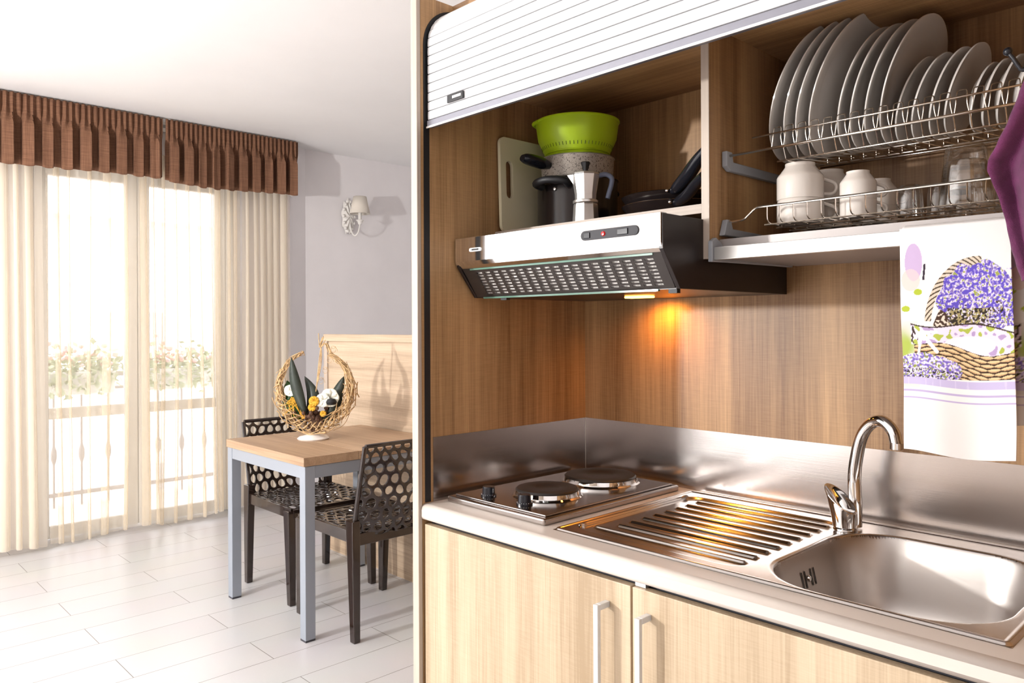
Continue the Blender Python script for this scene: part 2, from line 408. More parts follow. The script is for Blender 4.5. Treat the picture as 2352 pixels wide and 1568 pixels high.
winframe('window_3', 'y', -.4, .7, .95, 2.35, -5.65)

# ---------------------------------------------------------------- outside
struct('balcony_floor', bx(-5.05, -3.96, -3.2, 3.2, -.14, -.03), M['balcony'])
rl = thing('balcony_railing', 'ornate metal balcony railing beyond the glazed balcony door', 'railing', (-4.93, 0, -.03))
bm = B(); box(bm, -4.955, -4.905, -3.1, 3.1, .93, .965); box(bm, -4.945, -4.915, -3.1, 3.1, .05, .08); box(bm, -4.94, -4.92, -3.1, 3.1, .83, .85)
obj('rail_frame', bm, M['rail_paint'], rl)
for i in range(34):
    y = -3.05+i*.185; bm = B()
    tube(bm, [(-4.93, y, -.03), (-4.93, y, .94)], .008, 6)
    lathe(bm, [(.008, -.07), (.02, -.03), (.022, 0), (.02, .03), (.008, .07)], (-4.93, y, .36), 8)
    obj('baluster', bm, M['rail_paint'], rl)
rnd = random.Random(5)
def planter(y0, y1, lab):
    t = thing('planter_box', lab, 'planter', (-4.72, (y0+y1)/2, .82), 'flower boxes on the balcony railing')
    bm = B(); prism(bm, [(-4.80, .82), (-4.64, .82), (-4.61, .985), (-4.83, .985)], 1, y0, y1)
    obj('trough', bm, M['white_plastic'], t, bevel=.006)
    bm = B()
    for _ in range(420):
        c = Vector((rnd.uniform(-4.86, -4.58), rnd.uniform(y0-.05, y1+.05), .985+abs(rnd.gauss(0, .07)))); d = Vector((rnd.gauss(0, 1), rnd.gauss(0, 1), rnd.gauss(0, 1))).normalized()*.03
        e = d.cross(Vector((rnd.gauss(0, 1), rnd.gauss(0, 1), 1))).normalized()*.018
        if rnd.random() < .25: c.z -= rnd.uniform(.05, .2); c.x = -4.585
        bm.faces.new([bm.verts.new(c+v) for v in (-d, e, d, -e)])
    obj('foliage', bm, M['foliage'], t, recalc=False)
    for yy in (y0+.08, y1-.08): obj('bracket', bx(-4.915, -4.79, yy-.012, yy+.012, .955, .972), M['rail_paint'], t)
    for mat, n in ((M['bloom_red'], 26), (M['bloom_pink'], 22)):
        bm = B()
        for _ in range(n):
            c = (rnd.uniform(-4.84, -4.58), rnd.uniform(y0, y1), 1.03+abs(rnd.gauss(0, .07)))
            bmesh.ops.create_icosphere(bm, subdivisions=1, radius=rnd.uniform(.014, .026), matrix=Matrix.Translation(c))
        obj('blossoms', bm, mat, t)
planter(-.42, .06, 'white planter box of red and green flowers behind the left door pane')
planter(.30, .80, 'white planter box of flowers behind the right door pane')
hb = thing('neighbouring_house', 'pale sunlit house across the street seen hazily through the curtain', 'building', (-15, 3, -6))
obj('wall', bx(-18, -15, -9, 14, -6, 3.4), M['facade'], hb); 
bm = B(); prism(bm, [(-18.5, 3.4), (-14.4, 3.4), (-16.5, 4.6)], 1, -9.4, 14.4); obj('roof', bm, M['roof_tile'], hb)
for y in (-6, -3, 0, 3, 6, 9):
    for z in (-3, .1): obj('window', bx(-15.05, -14.98, y, y+1.0, z, z+1.5), M['grey_plastic'], hb)
struct('street', bx(-40, -5.2, -40, 40, -6.1, -6), M['facade'])

# ================================================================ CURTAINS
def curtain(name, label, y0, y1, x, z0, z1, mat, fold, seed, hem=.02, wave=.03):
    """fold: list of (centre y, width); the cloth runs nearly flat and doubles back on itself at each fold"""
    P = []; y = y0
    for c, w in fold:
        n = max(1, int((c-w-y)/.02))
        for k in range(n): P.append((y+(c-w-y)*k/n, 0, 0))
        P += [(c-w, 0, 0), (c-.2*w, .5, 1), (c+w*.8, .9, 1), (c+w, 1.3, 1), (c+w*.7, 1.6, 1), (c, 1.2, 1), (c-w*.7, .7, 1), (c-w*.95, 1.1, 1), (c-w*.5, 1.9, 1), (c+w*.4, 1.9, 1), (c+w*1.3, .4, 0)]; y = c+w*1.3
    n = max(2, int((y1-y)/.02))
    for k in range(n+1): P.append((y+(y1-y)*k/n, 0, 0))
    Q = catmull([Vector((a, b, c)) for a, b, c in P], 4); nu = len(Q)-1; nv = 22; bm = B()
    def fn(u, v):
        q = Q[int(round(u*nu))]; z = z0+(z1-z0)*v; sp = (1-.5*v)
        xx = x+.019*q.y*sp+wave*(1-.55*v+.5*(1-v)**3)*math.sin(q.x*9+seed+.5*math.sin(v*3+q.x*4))+.008*math.sin(q.x*31+seed)*(1-v)+.006*noise.noise(Vector((q.x*14, v*1.5, seed)))
        return (xx, q.x+.012*math.sin(v*2.2+q.x*11+seed)*(1-v), z+hem*math.sin(q.x*8+seed)*(1-v)**5)
    grid(bm, nu, nv, fn)
    return setp(obj(name, bm, mat, smooth=True, recalc=False, loc=(x, (y0+y1)/2, z0)), label, 'curtain', 'sheer curtains at the balcony door')
curtain('sheer_curtain', 'cream sheer curtain hanging left of the gap, over the left door leaf', -.60, .035, -3.675, .03, 2.42, M['sheer'], [(-.545, .016), (-.475, .008), (-.36, .010), (-.265, .020), (-.16, .009), (-.06, .020), (.0, .009)], 1.3)
curtain('sheer_curtain', 'cream sheer curtain hanging right of the gap, nearest the dining table', .047, .585, -3.675, .035, 2.42, M['sheer'], [(.075, .010), (.15, .008), (.225, .012), (.30, .008), (.375, .010), (.42, .018), (.50, .010), (.545, .012)], 4.1)
rr0 = random.Random(3)
curtain('side_drape', 'denser beige drape bunched at the left edge of the balcony door', -1.42, -.615, -3.665, .03, 2.42, M['sheer_dense'], [(-1.38+i*.062+rr0.uniform(-.012, .012), rr0.uniform(.012, .026)) for i in range(12)], 2.2, wave=.045)
curtain('side_drape', 'denser beige drape bunched at the right end beside the corner', .60, .955, -3.675, .035, 2.42, M['sheer_dense'], [(.64+i*.055+rr0.uniform(-.01, .01), rr0.uniform(.010, .022)) for i in range(6)], 3.7, wave=.035)
def valance(label, y0, y1, npl, seed):
    r = random.Random(seed); bm = B(); nu = npl*16; nv = 14
    am = [r.uniform(.75, 1.25) for i in range(npl+2)]; tw_ = [r.uniform(-.10, .10) for i in range(npl+2)]
    def fn(u, v):
        y = y0+(y1-y0)*u; z = 2.235+.395*v-.012*(1-v)*math.sin(u*5)
        s = u*npl; k = s-math.floor(s)
        w = math.exp(-((k-.5)/.10)**2)*(1 if 0.03 < u < .97 else 0)   # pinch pleat
        open_ = (1-sstep(.55, .80, v))
        belly = .046*am[int(s)]*open_*math.sin(2*PI*(k-.25)+3*tw_[int(s)]*open_)*(1 if .02 < u < .98 else .3)
        gather = .011*sstep(.55, .7, v)*math.sin(2*PI*k*3)
        xx = -3.560+belly+gather-.022*w*open_
        zz = z-.010*open_*math.cos(2*PI*(k-.5))*(1-v)
        return (xx, y+.012*open_*math.sin(4*PI*k), zz)
    grid(bm, nu, nv, fn)
    return setp(obj('valance', bm, M['brown_fabric'], smooth=True, solid=.003, recalc=False, loc=(-3.585, (y0+y1)/2, 2.23)), label, 'valance', 'brown pleated valances')
valance('brown pleated fabric valance left of the narrow gap at the ceiling', -1.45, .033, 15, 1)
valance('brown pleated fabric valance right of the gap, ending near the wall corner', .052, .972, 10, 2)
bm = B(); box(bm, -3.84, -3.585, -1.5, .985, 2.615, 2.638); box(bm, -3.84, -3.612, .978, .990, 2.26, 2.63); box(bm, -3.68, -3.655, -1.45, .97, 2.595, 2.615)
setp(obj('curtain_rail', bm, M['white_lacquer'], loc=(-3.7, 0, 2.6)), 'white curtain rail board fixed to the ceiling above the brown valances', 'curtain rail')

# ================================================================ WALL LAMP
wl = thing('wall_lamp', 'white ornate wall lamp with small cream shade on the grey wall', 'lamp', (-3.752, 1.50, 2.165))
bm = B(); r = random.Random(3)
def plate(u, v):
    a = 2*PI*u; rr = v; wob = 1+.10*math.sin(a*9)*v
    y = 1.50+.055*rr*wob*math.cos(a); z = 2.165+.135*rr*wob*math.sin(a)
    return (-3.750+.028*(1-rr**3)+.008*math.sin(a*9+3*v)*v*(1-v)*4, y, z)
grid(bm, 72, 10, plate); bmesh.ops.remove_doubles(bm, verts=bm.verts, dist=.0005)
for k in range(14):
    a = 2*PI*k/14; c = (-3.735, 1.50+.048*math.cos(a), 2.165+.118*math.sin(a))
    bmesh.ops.create_icosphere(bm, subdivisions=2, radius=.014, matrix=Matrix.Translation(c))
obj('back_plate', bm, M['sconce'], wl, smooth=True)
arm = bez((-3.73, 1.50, 2.15), (-3.71, 1.50, 1.97), (-3.61, 1.51, 1.97), (-3.60, 1.515, 2.10), 14)
bm = B(); tube(bm, arm, .0055, 8)
obj('arm', bm, M['sconce'], wl, smooth=True)
bm = B(); lathe(bm, [(0, 2.09), (.012, 2.09), (.022, 2.115), (.030, 2.12), (.030, 2.124), (.013, 2.128), (.013, 2.18), (0, 2.18)], (-3.60, 1.515, 0), 16)
obj('candle_holder', bm, M['sconce'], wl, smooth=True)
bm = B(); lathe(bm, [(.078, 2.172), (.049, 2.305)], (-3.60, 1.515, 0), 32)
obj('lamp_shade', bm, M['shade'], wl, smooth=True, solid=.002)

# ================================================================ SCREEN BEHIND TABLE
YB = .584
sc = thing('wooden_screen', 'low oak panelled screen standing behind the dining table', 'screen', (-1.4, YB, 0))
obj('panel', bx(-2.49, -.05, YB+.006, YB+.03, 0, 1.217), M['oak_bench'], sc)
bm = B(); box(bm, -2.528, -.05, YB-.006, YB+.045, 1.217, 1.257); obj('top_rail', bm, M['oak_bench'], sc, bevel=.002)
obj('end_post', bx(-2.528, -2.49, YB-.004, YB+.045, 0, 1.217), M['oak_edge'], sc, bevel=.002)

# ================================================================ DINING TABLE
TX0, TX1, TY0, TY1 = -2.125, -1.368, -.178, .575
tb = thing('dining_table', 'oak-topped dining table with blue-grey square metal legs', 'table', ((TX0+TX1)/2, (TY0+TY1)/2, 0))
bm = B(); box(bm, TX0, TX1, TY0, .083, .725, .762); obj('tabletop', bm, M['oak_table'], tb, bevel=.0015)
bm = B(); box(bm, TX0, TX1, .085, TY1, .725, .762); obj('extension_leaf', bm, M['oak_table'], tb, bevel=.0015)
L_ = .046
for x in (TX0+.002, TX1-.002-L_):
    for y in (TY0+.006, TY1-.006-L_):
        lg = obj('leg', bx(x, x+L_, y, y+L_, .008, .724), M['alu_grey'], tb, bevel=.002)
        obj('foot_cap', bx(x+.001, x+L_-.001, y+.001, y+L_-.001, 0, .008), M['dark_foot'], lg)
bm = B()
for y in (TY0+.008, TY1-.030): box(bm, TX0+.048, TX1-.048, y, y+.022, .672, .724)
for x in (TX0+.004, TX1-.026): box(bm, x, x+.022, TY0+.052, TY1-.052, .672, .724)
obj('apron', bm, M['alu_grey'], tb, bevel=.0015)

# ================================================================ CHAIRS
def web(nu, nv, surf, seed, inset=.62, usz=1.0):
    """jittered honeycomb net on a curved surface"""
    r = random.Random(seed); J = {}
    def jit(a, b):
        k = (round(a, 3), round(b, 3))
        if k not in J: J[k] = (r.uniform(-.16, .16), r.uniform(-.14, .14))
        return J[k]
    bm = B(); vc = {}
    def vert(a, b):
        k = (round(a, 3), round(b, 3))
        if k not in vc:
            da, db = jit(a, b); u = (a+da)/nu; v = (b+db)/nv
            vc[k] = (bm.verts.new(surf(min(1, max(0, u)), min(1, max(0, v)))), min(1, max(0, u)), min(1, max(0, v)))
        return vc[k]
    for j in range(nv+1):
        for i in range(-1, nu+1):
            cx = i+.5+(.5 if j % 2 else 0); cy = j
            hexp = [(cx, cy-.667), (cx+.5, cy-.333), (cx+.5, cy+.333), (cx, cy+.667), (cx-.5, cy+.333), (cx-.5, cy-.333)]
            pts = [vert(min(nu, max(0, a)), min(nv, max(0, b))) for a, b in hexp]
            uniq = []
            for p in pts:
                if p not in uniq: uniq.append(p)
            if len(uniq) < 3: continue
            cu = sum(p[1] for p in uniq)/len(uniq); cv = sum(p[2] for p in uniq)/len(uniq)
            ar = 0
            for a, b in zip(uniq, uniq[1:]+uniq[:1]): ar += a[1]*b[2]-b[1]*a[2]
            if abs(ar) < .15/(nu*nv): continue
            k = inset+r.uniform(-.06, .06)
            inn = [bm.verts.new(surf(cu+(p[1]-cu)*k, cv+(p[2]-cv)*k)) for p in uniq]
            n = len(uniq)
            for q in range(n):
                try: bm.faces.new((uniq[q][0], uniq[(q+1) % n][0], inn[(q+1) % n], inn[q]))
                except ValueError: pass
    return bm
def make_chair(label):
    c = thing('dining_chair', label, 'chair', (0, 0, 0), 'dark openwork plastic chairs at the dining table')
    hw = .215
    def back(u, v):   # u across, v up ; gently hollow, swelling backwards low down
        y = (u-.5)*2; w = hw*(1.0-.02*v)
        z = .425+.385*v
        x = -.215-.085*v**1.1-.045*(1-y*y)*math.sin(PI*min(1, v*1.05))*.9-.03*(1-y*y)*(1-v)
        return Vector((x, y*w, z))
    def seat(u, v):   # v 0 rear .. 1 front
        y = (u-.5)*2; x = -.225+.46*v
        z = .455-.022*(1-y*y)*math.sin(PI*min(1, v*.9+.1))-.018*max(0, v-.85)/.15
        return Vector((x, y*(hw+.005), z))
    obj('backrest', web(9, 8, back, 11, .72), M['brownplastic'], c, solid=.009, subsurf=1, recalc=False)
    obj('seat', web(9, 9, seat, 12, .68), M['brownplastic'], c, solid=.009, subsurf=1, recalc=False)
    bm = B()
    for s in (-1, 1):
        tube(bm, [back(.5+.5*s, v/10)+Vector((0, s*.004, 0)) for v in range(11)], .010, 8)
    tube(bm, [back(u/16, 1)+Vector((0, 0, .002)) for u in range(17)], .009, 8)
    obj('back_frame', bm, M['brownplastic'], c, smooth=True)
    bm = B()
    for s in (-1, 1): prism(bm, [(-.235, .405), (.215, .405), (.232, .425), (.232, .452), (-.235, .458)], 1, s*(hw+.008)-.007, s*(hw+.008)+.007)
    box(bm, .220, .236, -hw, hw, .405, .445); box(bm, -.240, -.224, -hw, hw, .395, .445)
    obj('seat_frame', bm, M['brownplastic'], c, bevel=.003)
    def leg(x0, x1, s, z1):
        bm = B(); y = s*(hw+.006); P = []
        for z, x, wx, wy in ((0, x0, .017, .015), (z1*.5, x0+(x1-x0)*.45, .021, .018), (z1, x1, .028, .019)):
            P.append([bm.verts.new((x+a*wx, y+b*wy, z)) for a, b in ((-1, -1), (1, -1), (1, 1), (-1, 1))])
        for A, C_ in zip(P, P[1:]):
            for k in range(4): bm.faces.new((A[k], A[(k+1) % 4], C_[(k+1) % 4], C_[k]))
        bm.faces.new(P[0][::-1]); bm.faces.new(P[-1]); obj('leg', bm, M['brownplastic'], c, bevel=.004)
    for s in (-1, 1): leg(-.232, -.218, s, .50); leg(.222, .205, s, .44)
    return c
ch = make_chair('dark brown openwork plastic chair on the far side of the table, backing the curtains')
ch.location = (-2.03, .215, 0)
dup(ch, (-1.4675, .20, 0), PI, 'dark brown openwork plastic chair on the near side, beside the tall oak panel')

# ================================================================ CENTREPIECE
ar = thing('dried_arrangement', 'woven twig crescent with dried flowers and leaves on white base, standing on the dining table', 'flower arrangement', (0, 0, 0))
def part_l(name, bm, mat, **k): return obj(name, bm, mat, ar, **k)
bm = B(); lathe(bm, [(0, 0), (.070, 0), (.075, .006), (.066, .014), (.030, .022), (.022, .03), (0, .03)], (-.01, 0, 0), 40); part_l('base', bm, M['ceramic_base'], smooth=True)
rr = random.Random(8)
def cres(a, t, f):
    """crescent ring centre line: angle a (deg, 0=+x), t radial -1..1, f depth -1..1"""
    R0 = .172; th = .012+.048*(.5-.5*math.sin(math.radians(a)))**1.0
    a = math.radians(a); R = R0+t*th*.8
    return Vector((.0+R*math.cos(a), f*th, .245+R*math.sin(a)*1.05))
bm = B()
for i in range(150):
    a0 = rr.uniform(-245, 55); span = rr.uniform(18, 60)*rr.choice((-1, 1)); pts = []
    t0, f0, t1, f1 = [rr.uniform(-1, 1) for _ in range(4)]
    for k in range(6):
        q = k/5; a = max(-250, min(66, a0+span*q))
        pts.append(cres(a, t0+(t1-t0)*q, f0+(f1-f0)*q)+Vector([rr.gauss(0, .003) for _ in range(3)]))
    tube(bm, catmull(pts, 2), rr.uniform(.0012, .0028), 5)
for i in range(4):
    tube(bm, [cres(-246+312*k/60, .5*math.sin(k*.9+i*1.6), .5*math.cos(k*.9+i*1.6)) for k in range(61)], .0035, 5)
part_l('twig_ring', bm, M['twig'], smooth=True)
bm = B(); e0 = cres(66, 0, 0)
for i in range(6):
    tube(bm, catmull([e0+Vector([rr.gauss(0, .006) for _ in range(3)]), e0+Vector((rr.gauss(-.02, .006), rr.gauss(0, .006), .05)), (.025+rr.gauss(0, .004), rr.gauss(0, .004), .44), (.035+rr.gauss(0, .01), 0, .49+rr.gauss(0, .01))], 4), .0022, 5)
for i in range(3):
    c = Vector((.02, 0, .30)); tube(bm, catmull([(-.02+.008*i, .01, .10), (.0, .01, .22), (.015+.006*i, .01, .36), (.03, .0, .455)], 4), .0024, 5)
for s in range(4):
    c0 = Vector((.03+.02*s, 0, .27+.05*s)); tube(bm, [c0+Vector((.018*math.cos(k*.5)*(1-k/40), .01*math.sin(k*.3), .02*math.sin(k*.5)*(1-k/40)+.001*k)) for k in range(26)], .0009, 4)
part_l('curled_stems', bm, M['twig'], smooth=True)
def blade(bm, base, tip, w, bend=(0, 0, 0), n=12):
    base, tip, bend = Vector(base), Vector(tip), Vector(bend); L0 = None; side = (tip-base).cross(Vector((0, 1, 0))).normalized()
    for k in range(n+1):
        q = k/n; p = base.lerp(tip, q)+bend*math.sin(PI*q); ww = w*math.sin(PI*min(1, .12+q*.88))**.8*(1 if q < 1 else 0)
        L1 = [bm.verts.new(p-side*ww), bm.verts.new(p+Vector((0, -.006, 0))), bm.verts.new(p+side*ww)]
        if L0:
            for a in (0, 1): bm.faces.new((L0[a], L0[a+1], L1[a+1], L1[a]))
        L0 = L1
for base, tip, w, bend in (((-.045, -.02, .13), (-.105, -.03, .395), .027, (-.01, 0, 0)), ((-.03, .0, .12), (-.055, .02, .30), .030, (.03, 0, 0)), ((.06, .0, .10), (.135, .02, .30), .030, (.0, 0, 0)), ((.02, .0, .09), (.12, .02, .22), .035, (.02, 0, -.02))):
    bm = B(); blade(bm, base, tip, w, bend); part_l('leaf', bm, M['leaf_dark'], smooth=True, solid=.002, recalc=False)
bm = B(); blade(bm, (-.04, .01, .10), (-.14, .02, .28), .045, (-.03, 0, 0)); blade(bm, (-.05, .01, .10), (-.155, .0, .19), .035)
part_l('green_leaves', bm, M['leaf_green'], smooth=True, solid=.002, recalc=False)
def blossom(c, R, mat, n=6, tilt=0, name='white_flower'):
    bm = B(); c = Vector(c)
    for k in range(n):
        a = 2*PI*k/n; d = Vector((math.cos(a), -.35, math.sin(a))).normalized(); s = Vector((-math.sin(a), 0, math.cos(a)))
        P = []
        for q, w in ((0, .1), (.4, .45), (.8, .5), (1, .15)):
            o = c+d*R*q+Vector((0, .25*R*q*q, 0)); P.append([bm.verts.new(o-s*R*w), bm.verts.new(o+Vector((0, .1*R, 0))), bm.verts.new(o+s*R*w)])
        for A, C_ in zip(P, P[1:]):
            for m_ in (0, 1): bm.faces.new((A[m_], A[m_+1], C_[m_+1], C_[m_]))
    part_l(name, bm, mat, smooth=True, solid=.0015, recalc=False)
blossom((.075, -.02, .20), .048, M['petal_white']); blossom((.045, -.03, .19), .036, M['petal_white'], 5); blossom((-.115, -.02, .235), .030, M['petal_white'], 5)
blossom((.003, -.035, .185), .026, M['petal_yellow'], 9, name='yellow_flower'); blossom((-.008, -.03, .155), .020, M['petal_yellow'], 8, name='yellow_flower'); blossom((.045, -.03, .125), .016, M['petal_yellow'], 8, name='yellow_flower')
bm = B()
for i in range(46):
    c = (rr.gauss(0, .032), rr.gauss(-.01, .018), .10+abs(rr.gauss(0, .030))); bmesh.ops.create_icosphere(bm, subdivisions=1, radius=rr.uniform(.006, .014), matrix=Matrix.Translation(c)@Matrix.Diagonal((1, 1, rr.uniform(.6, 1.4), 1)))
for i in range(10): tube(bm, catmull([(rr.gauss(0, .012), -.01, .03), (rr.gauss(0, .02), -.02, .07), (rr.gauss(0, .03), -.01, .12)], 3), .003, 5)
part_l('seed_pods', bm, M['dried_brown'])
bm = B()
for i in range(9): tube(bm, catmull([(-.05+rr.gauss(0, .008), -.02, .10), (-.08+rr.gauss(0, .012), -.02, .18), (-.10+rr.gauss(0, .02), -.02, .20-.03*rr.random()), (-.115+rr.gauss(0, .02), -.02, .15+rr.gauss(0, .02))], 4), .002, 5)
part_l('straw', bm, M['petal_yellow'])
bm = B(); lathe(bm, [(0, 0), (.022, .004), (.026, .016), (.018, .03), (0, .034)], (.085, -.03, .165), 16); part_l('black_pod', bm, M['black'], smooth=True)
ar.location = (-1.815, .125, .762); ar.rotation_euler = (0, 0, YAW)

# ================================================================ KITCHEN UNIT
KX = 1.264; YF = -.614
ku = thing('kitchenette_housing', 'tall oak-effect kitchenette housing with white roller shutter above the worktop', 'cabinet', (.6, -.3, 0))
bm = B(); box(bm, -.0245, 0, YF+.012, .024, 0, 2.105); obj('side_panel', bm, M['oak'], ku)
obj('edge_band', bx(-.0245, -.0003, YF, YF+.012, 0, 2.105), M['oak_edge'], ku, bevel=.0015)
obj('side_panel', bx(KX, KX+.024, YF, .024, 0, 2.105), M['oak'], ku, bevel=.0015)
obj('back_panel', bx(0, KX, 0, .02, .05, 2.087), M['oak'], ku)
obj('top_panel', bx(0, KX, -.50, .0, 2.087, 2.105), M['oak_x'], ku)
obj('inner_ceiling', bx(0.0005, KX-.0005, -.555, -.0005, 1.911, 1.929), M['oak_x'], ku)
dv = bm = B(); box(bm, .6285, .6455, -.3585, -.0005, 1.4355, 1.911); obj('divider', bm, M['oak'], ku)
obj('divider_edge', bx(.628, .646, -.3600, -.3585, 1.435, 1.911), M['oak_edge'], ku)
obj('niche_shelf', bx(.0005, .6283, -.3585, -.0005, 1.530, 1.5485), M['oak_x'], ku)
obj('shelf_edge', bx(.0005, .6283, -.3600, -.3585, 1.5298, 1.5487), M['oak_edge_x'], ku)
# shutter path in (y,z)
def spath(n=60):
    P = [(-.586, 1.80)]; P.append((-.586, 1.985)); r_ = .095; cy, cz = -.586+r_, 1.985
    for k in range(1, 13): a = PI-(PI/2)*k/12; P.append((cy+r_*math.cos(a), cz+r_*math.sin(a)))
    P.append((-.30, 1.985+r_)); return P
SP = spath()
def along(P, s):
    for (a, b), (c, d) in zip(P, P[1:]):
        l = math.hypot(c-a, d-b)
        if s <= l or (c, d) == P[-1]: q = s/l; return a+(c-a)*q, b+(d-b)*q, (c-a)/l, (d-b)/l
        s -= l
total = sum(math.hypot(c-a, d-b) for (a, b), (c, d) in zip(SP, SP[1:]))
pitch = .0222; bm = B(); k = 0; prof = []
while k*pitch < total-.03:
    for q, dep in ((.0, .0055), (.085, .0055), (.105, .0006), (.13, 0), (.5, -.0005), (.985, 0), (1.0, .0006)):
        y, z, ty, tz = along(SP, k*pitch+q*pitch*.985); prof.append((y+tz*dep, z-ty*dep))
    k += 1
A0 = [bm.verts.new((.008, p[0], p[1])) for p in prof]; A1 = [bm.verts.new((KX-.002, p[0], p[1])) for p in prof]
for i in range(len(prof)-1): bm.faces.new((A0[i], A1[i], A1[i+1], A0[i+1]))
sh = obj('roller_shutter', bm, M['slat_white'], ku, solid=.0006)
bm = B(); box(bm, .008, KX-.002, -.590, -.574, 1.783, 1.799); obj('bottom_rail', bm, M['grey_rail'], sh, bevel=.001)
obj('rail_lip', bx(.008, KX-.002, -.592, -.589, 1.780, 1.7845), M['alu'], sh)
bd = obj('shutter_badge', bx(.088, .146, -.5918, -.588, 1.8245, 1.8425), M['black'], sh, bevel=.001)
bm = B(); r = random.Random(4); x = .108
while x < .140:
    w = r.uniform(.0015, .0035); box(bm, x, x+w, -.5924, -.5916, 1.8315, 1.8375); x += w+.0009
obj('badge_lettering', bm, M['alu'], sh)
# track groove strip on the left panel
bm = B(); TP = [(-.586, .872), (-.586, 1.985)]+[(-.586+.095+.095*math.cos(PI-(PI/2)*k/12), 1.985+.095*math.sin(PI-(PI/2)*k/12)) for k in range(1, 13)]+[(-.40, 2.08)]
o1, o2 = [], []
for i, (y, z) in enumerate(TP):
    a = TP[max(0, i-1)]; b = TP[min(len(TP)-1, i+1)]; ty, tz = b[0]-a[0], b[1]-a[1]; l = math.hypot(ty, tz); ny, nz = -tz/l, ty/l
    o1.append((y+ny*.0085, z+nz*.0085)); o2.append((y-ny*.0085, z-nz*.0085))
for i in range(len(TP)-1):
    prism(bm, [o1[i], o1[i+1], o2[i+1], o2[i]], 0, .0003, .0016)
obj('shutter_track', bm, M['black'], ku)

# ---- base cabinet
bc = thing('base_cabinet', 'low oak-fronted base cabinet with two doors under the cream worktop', 'cabinet', (.6, -.3, 0))
bm = B(); box(bm, .002, .018, -.575, -.001, .0, .8315); box(bm, KX-.018, KX-.002, -.575, -.001, .0, .8315); box(bm, .018, KX-.018, -.575, -.001, .08, .098)
box(bm, .018, KX-.018, -.575, -.560, .80, .8315); box(bm, .018, KX-.018, -.54, -.53, 0, .08)
obj('carcass', bm, M['dark_foot'], bc)
for x0, x1, hx in ((.006, .6265, .573), (.6315, KX-.003, .668)):
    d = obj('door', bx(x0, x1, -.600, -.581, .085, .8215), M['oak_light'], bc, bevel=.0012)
    bm = B(); tube(bm, [(hx, -.632, .775), (hx, -.632, .585)], .001, 4); bm.clear()
    box(bm, hx-.0055, hx+.0055, -.636, -.627, .580, .782); box(bm, hx-.0055, hx+.0055, -.627, -.600, .771, .782); box(bm, hx-.0055, hx+.0055, -.627, -.600, .580, .591)
    obj('handle', bm, M['handle'], d, bevel=.001)
obj('hinge_clip', bx(.632, .655, -.592, -.580, .8225, .8310), M['alu'], bc)

# ---- worktop (rounded front) with sink cut-out
wt = B(); SX0, SX1, SY0, SY1 = .400, 1.200, -.530, -.050; z0, z1 = .8325, .870; rr_ = .013
pf = [(-.560, z0), (-.6065+.008, z0)]+[(-.6065+.008-.008*math.sin(a), z0+.008-.008*math.cos(a)) for a in (PI/8, PI/4, 3*PI/8, PI/2)]+[(-.6065+rr_-rr_*math.cos(a), z1-rr_+rr_*math.sin(a)) for a in (0, PI/10, PI/5, 3*PI/10, 2*PI/5, PI/2)]+[(-.560, z1)]
prism(wt, pf, 0, .0008, KX-.0008)
box(wt, .0008, SX0, -.560, -.0008, z0, z1); box(wt, SX1, KX-.0008, -.560, -.0008, z0, z1); box(wt, SX0, SX1, -.560, SY0, z0, z1); box(wt, SX0, SX1, SY1, -.0008, z0, z1)
o = setp(obj('worktop', wt, M['worktop'], loc=(.6, -.3, .8325)), 'cream laminate worktop with rounded front edge holding hob and sink', 'worktop')
for pz in o.data.polygons:
    if abs(pz.normal.y) > .05 and abs(pz.normal.z) > .05: pz.use_smooth = True

# ---- backsplash
bs = thing('backsplash', 'brushed stainless steel splashback running round the back corner of the worktop', 'splashback', (.6, 0, .87))
obj('back_sheet', bx(.0016, KX-.002, -.0020, -.0003, .8705, 1.028), M['steel_splash'], bs)
obj('side_sheet', bx(.0003, .0020, -.570, -.0021, .8705, 1.028), M['steel_splash'], bs)
obj('corner_seam', bx(.0021, .0030, -.0030, -.0021, .8705, 1.028), M['alu'], bs)
# ---- hob
hb_ = thing('electric_hob', 'two-plate stainless electric hob set on the worktop beside the tall side panel', 'hob', (.19, -.29, .87))
hx0, hx1, hy0, hy1 = .024, .354, -.545, -.040
bm = B(); box(bm, hx0, hx1, hy0, hy1, .8702, .8850); obj('hob_plate', bm, M['steel_hob'], hb_, bevel=.004, seg=3)
bm = B(); box(bm, hx0+.012, hx1-.012, hy0+.017, hy1-.012, .8850, .8890); obj('raised_deck', bm, M['steel_hob'], hb_, bevel=.004, seg=3)
for cx, cy, R in ((.188, -.158, .090), (.204, -.378, .0725)):
    bm = B(); lathe(bm, [(R+.014, .8892), (R+.010, .8925), (R+.006, .8925), (R+.0045, .8975), (R+.004, .9025), (R-.004, .9025), (R-.006, .9000), (R-.006, .8892)], (cx, cy, 0), 56)
    ring = obj('burner', bm, M['chrome'], hb_, smooth=True)
    bm = B(); lathe(bm, [(R+.003, .8970), (R+.0045, .9040), (R+.001, .9075), (R-.012, .9085), (R*.42, .9085), (R*.38, .9065), (0, .9065)], (cx, cy, 0), 56)
    obj('hot_plate', bm, M['iron'], ring, smooth=True)
for cx, cy in ((.112, -.487), (.236, -.487)):
    bm = B(); lathe(bm, [(.019, .8892), (.019, .8930), (.0155, .8940), (.0145, .9100), (.0135, .9120), (0, .9120)], (cx, cy, 0), 28)
    k_ = obj('knob', bm, M['blackgloss'], hb_, bevel=.0006)
    bm = B()
    for i in range(9):
        a = -PI/2+(i-4)*.34; box(bm, cx+.0172*math.cos(a)-.0006, cx+.0172*math.cos(a)+.0006, cy+.0172*math.sin(a)-.0006, cy+.0172*math.sin(a)+.0006, .8930, .8937)
    obj('dial_marks', bm, M['white_plastic'], k_)

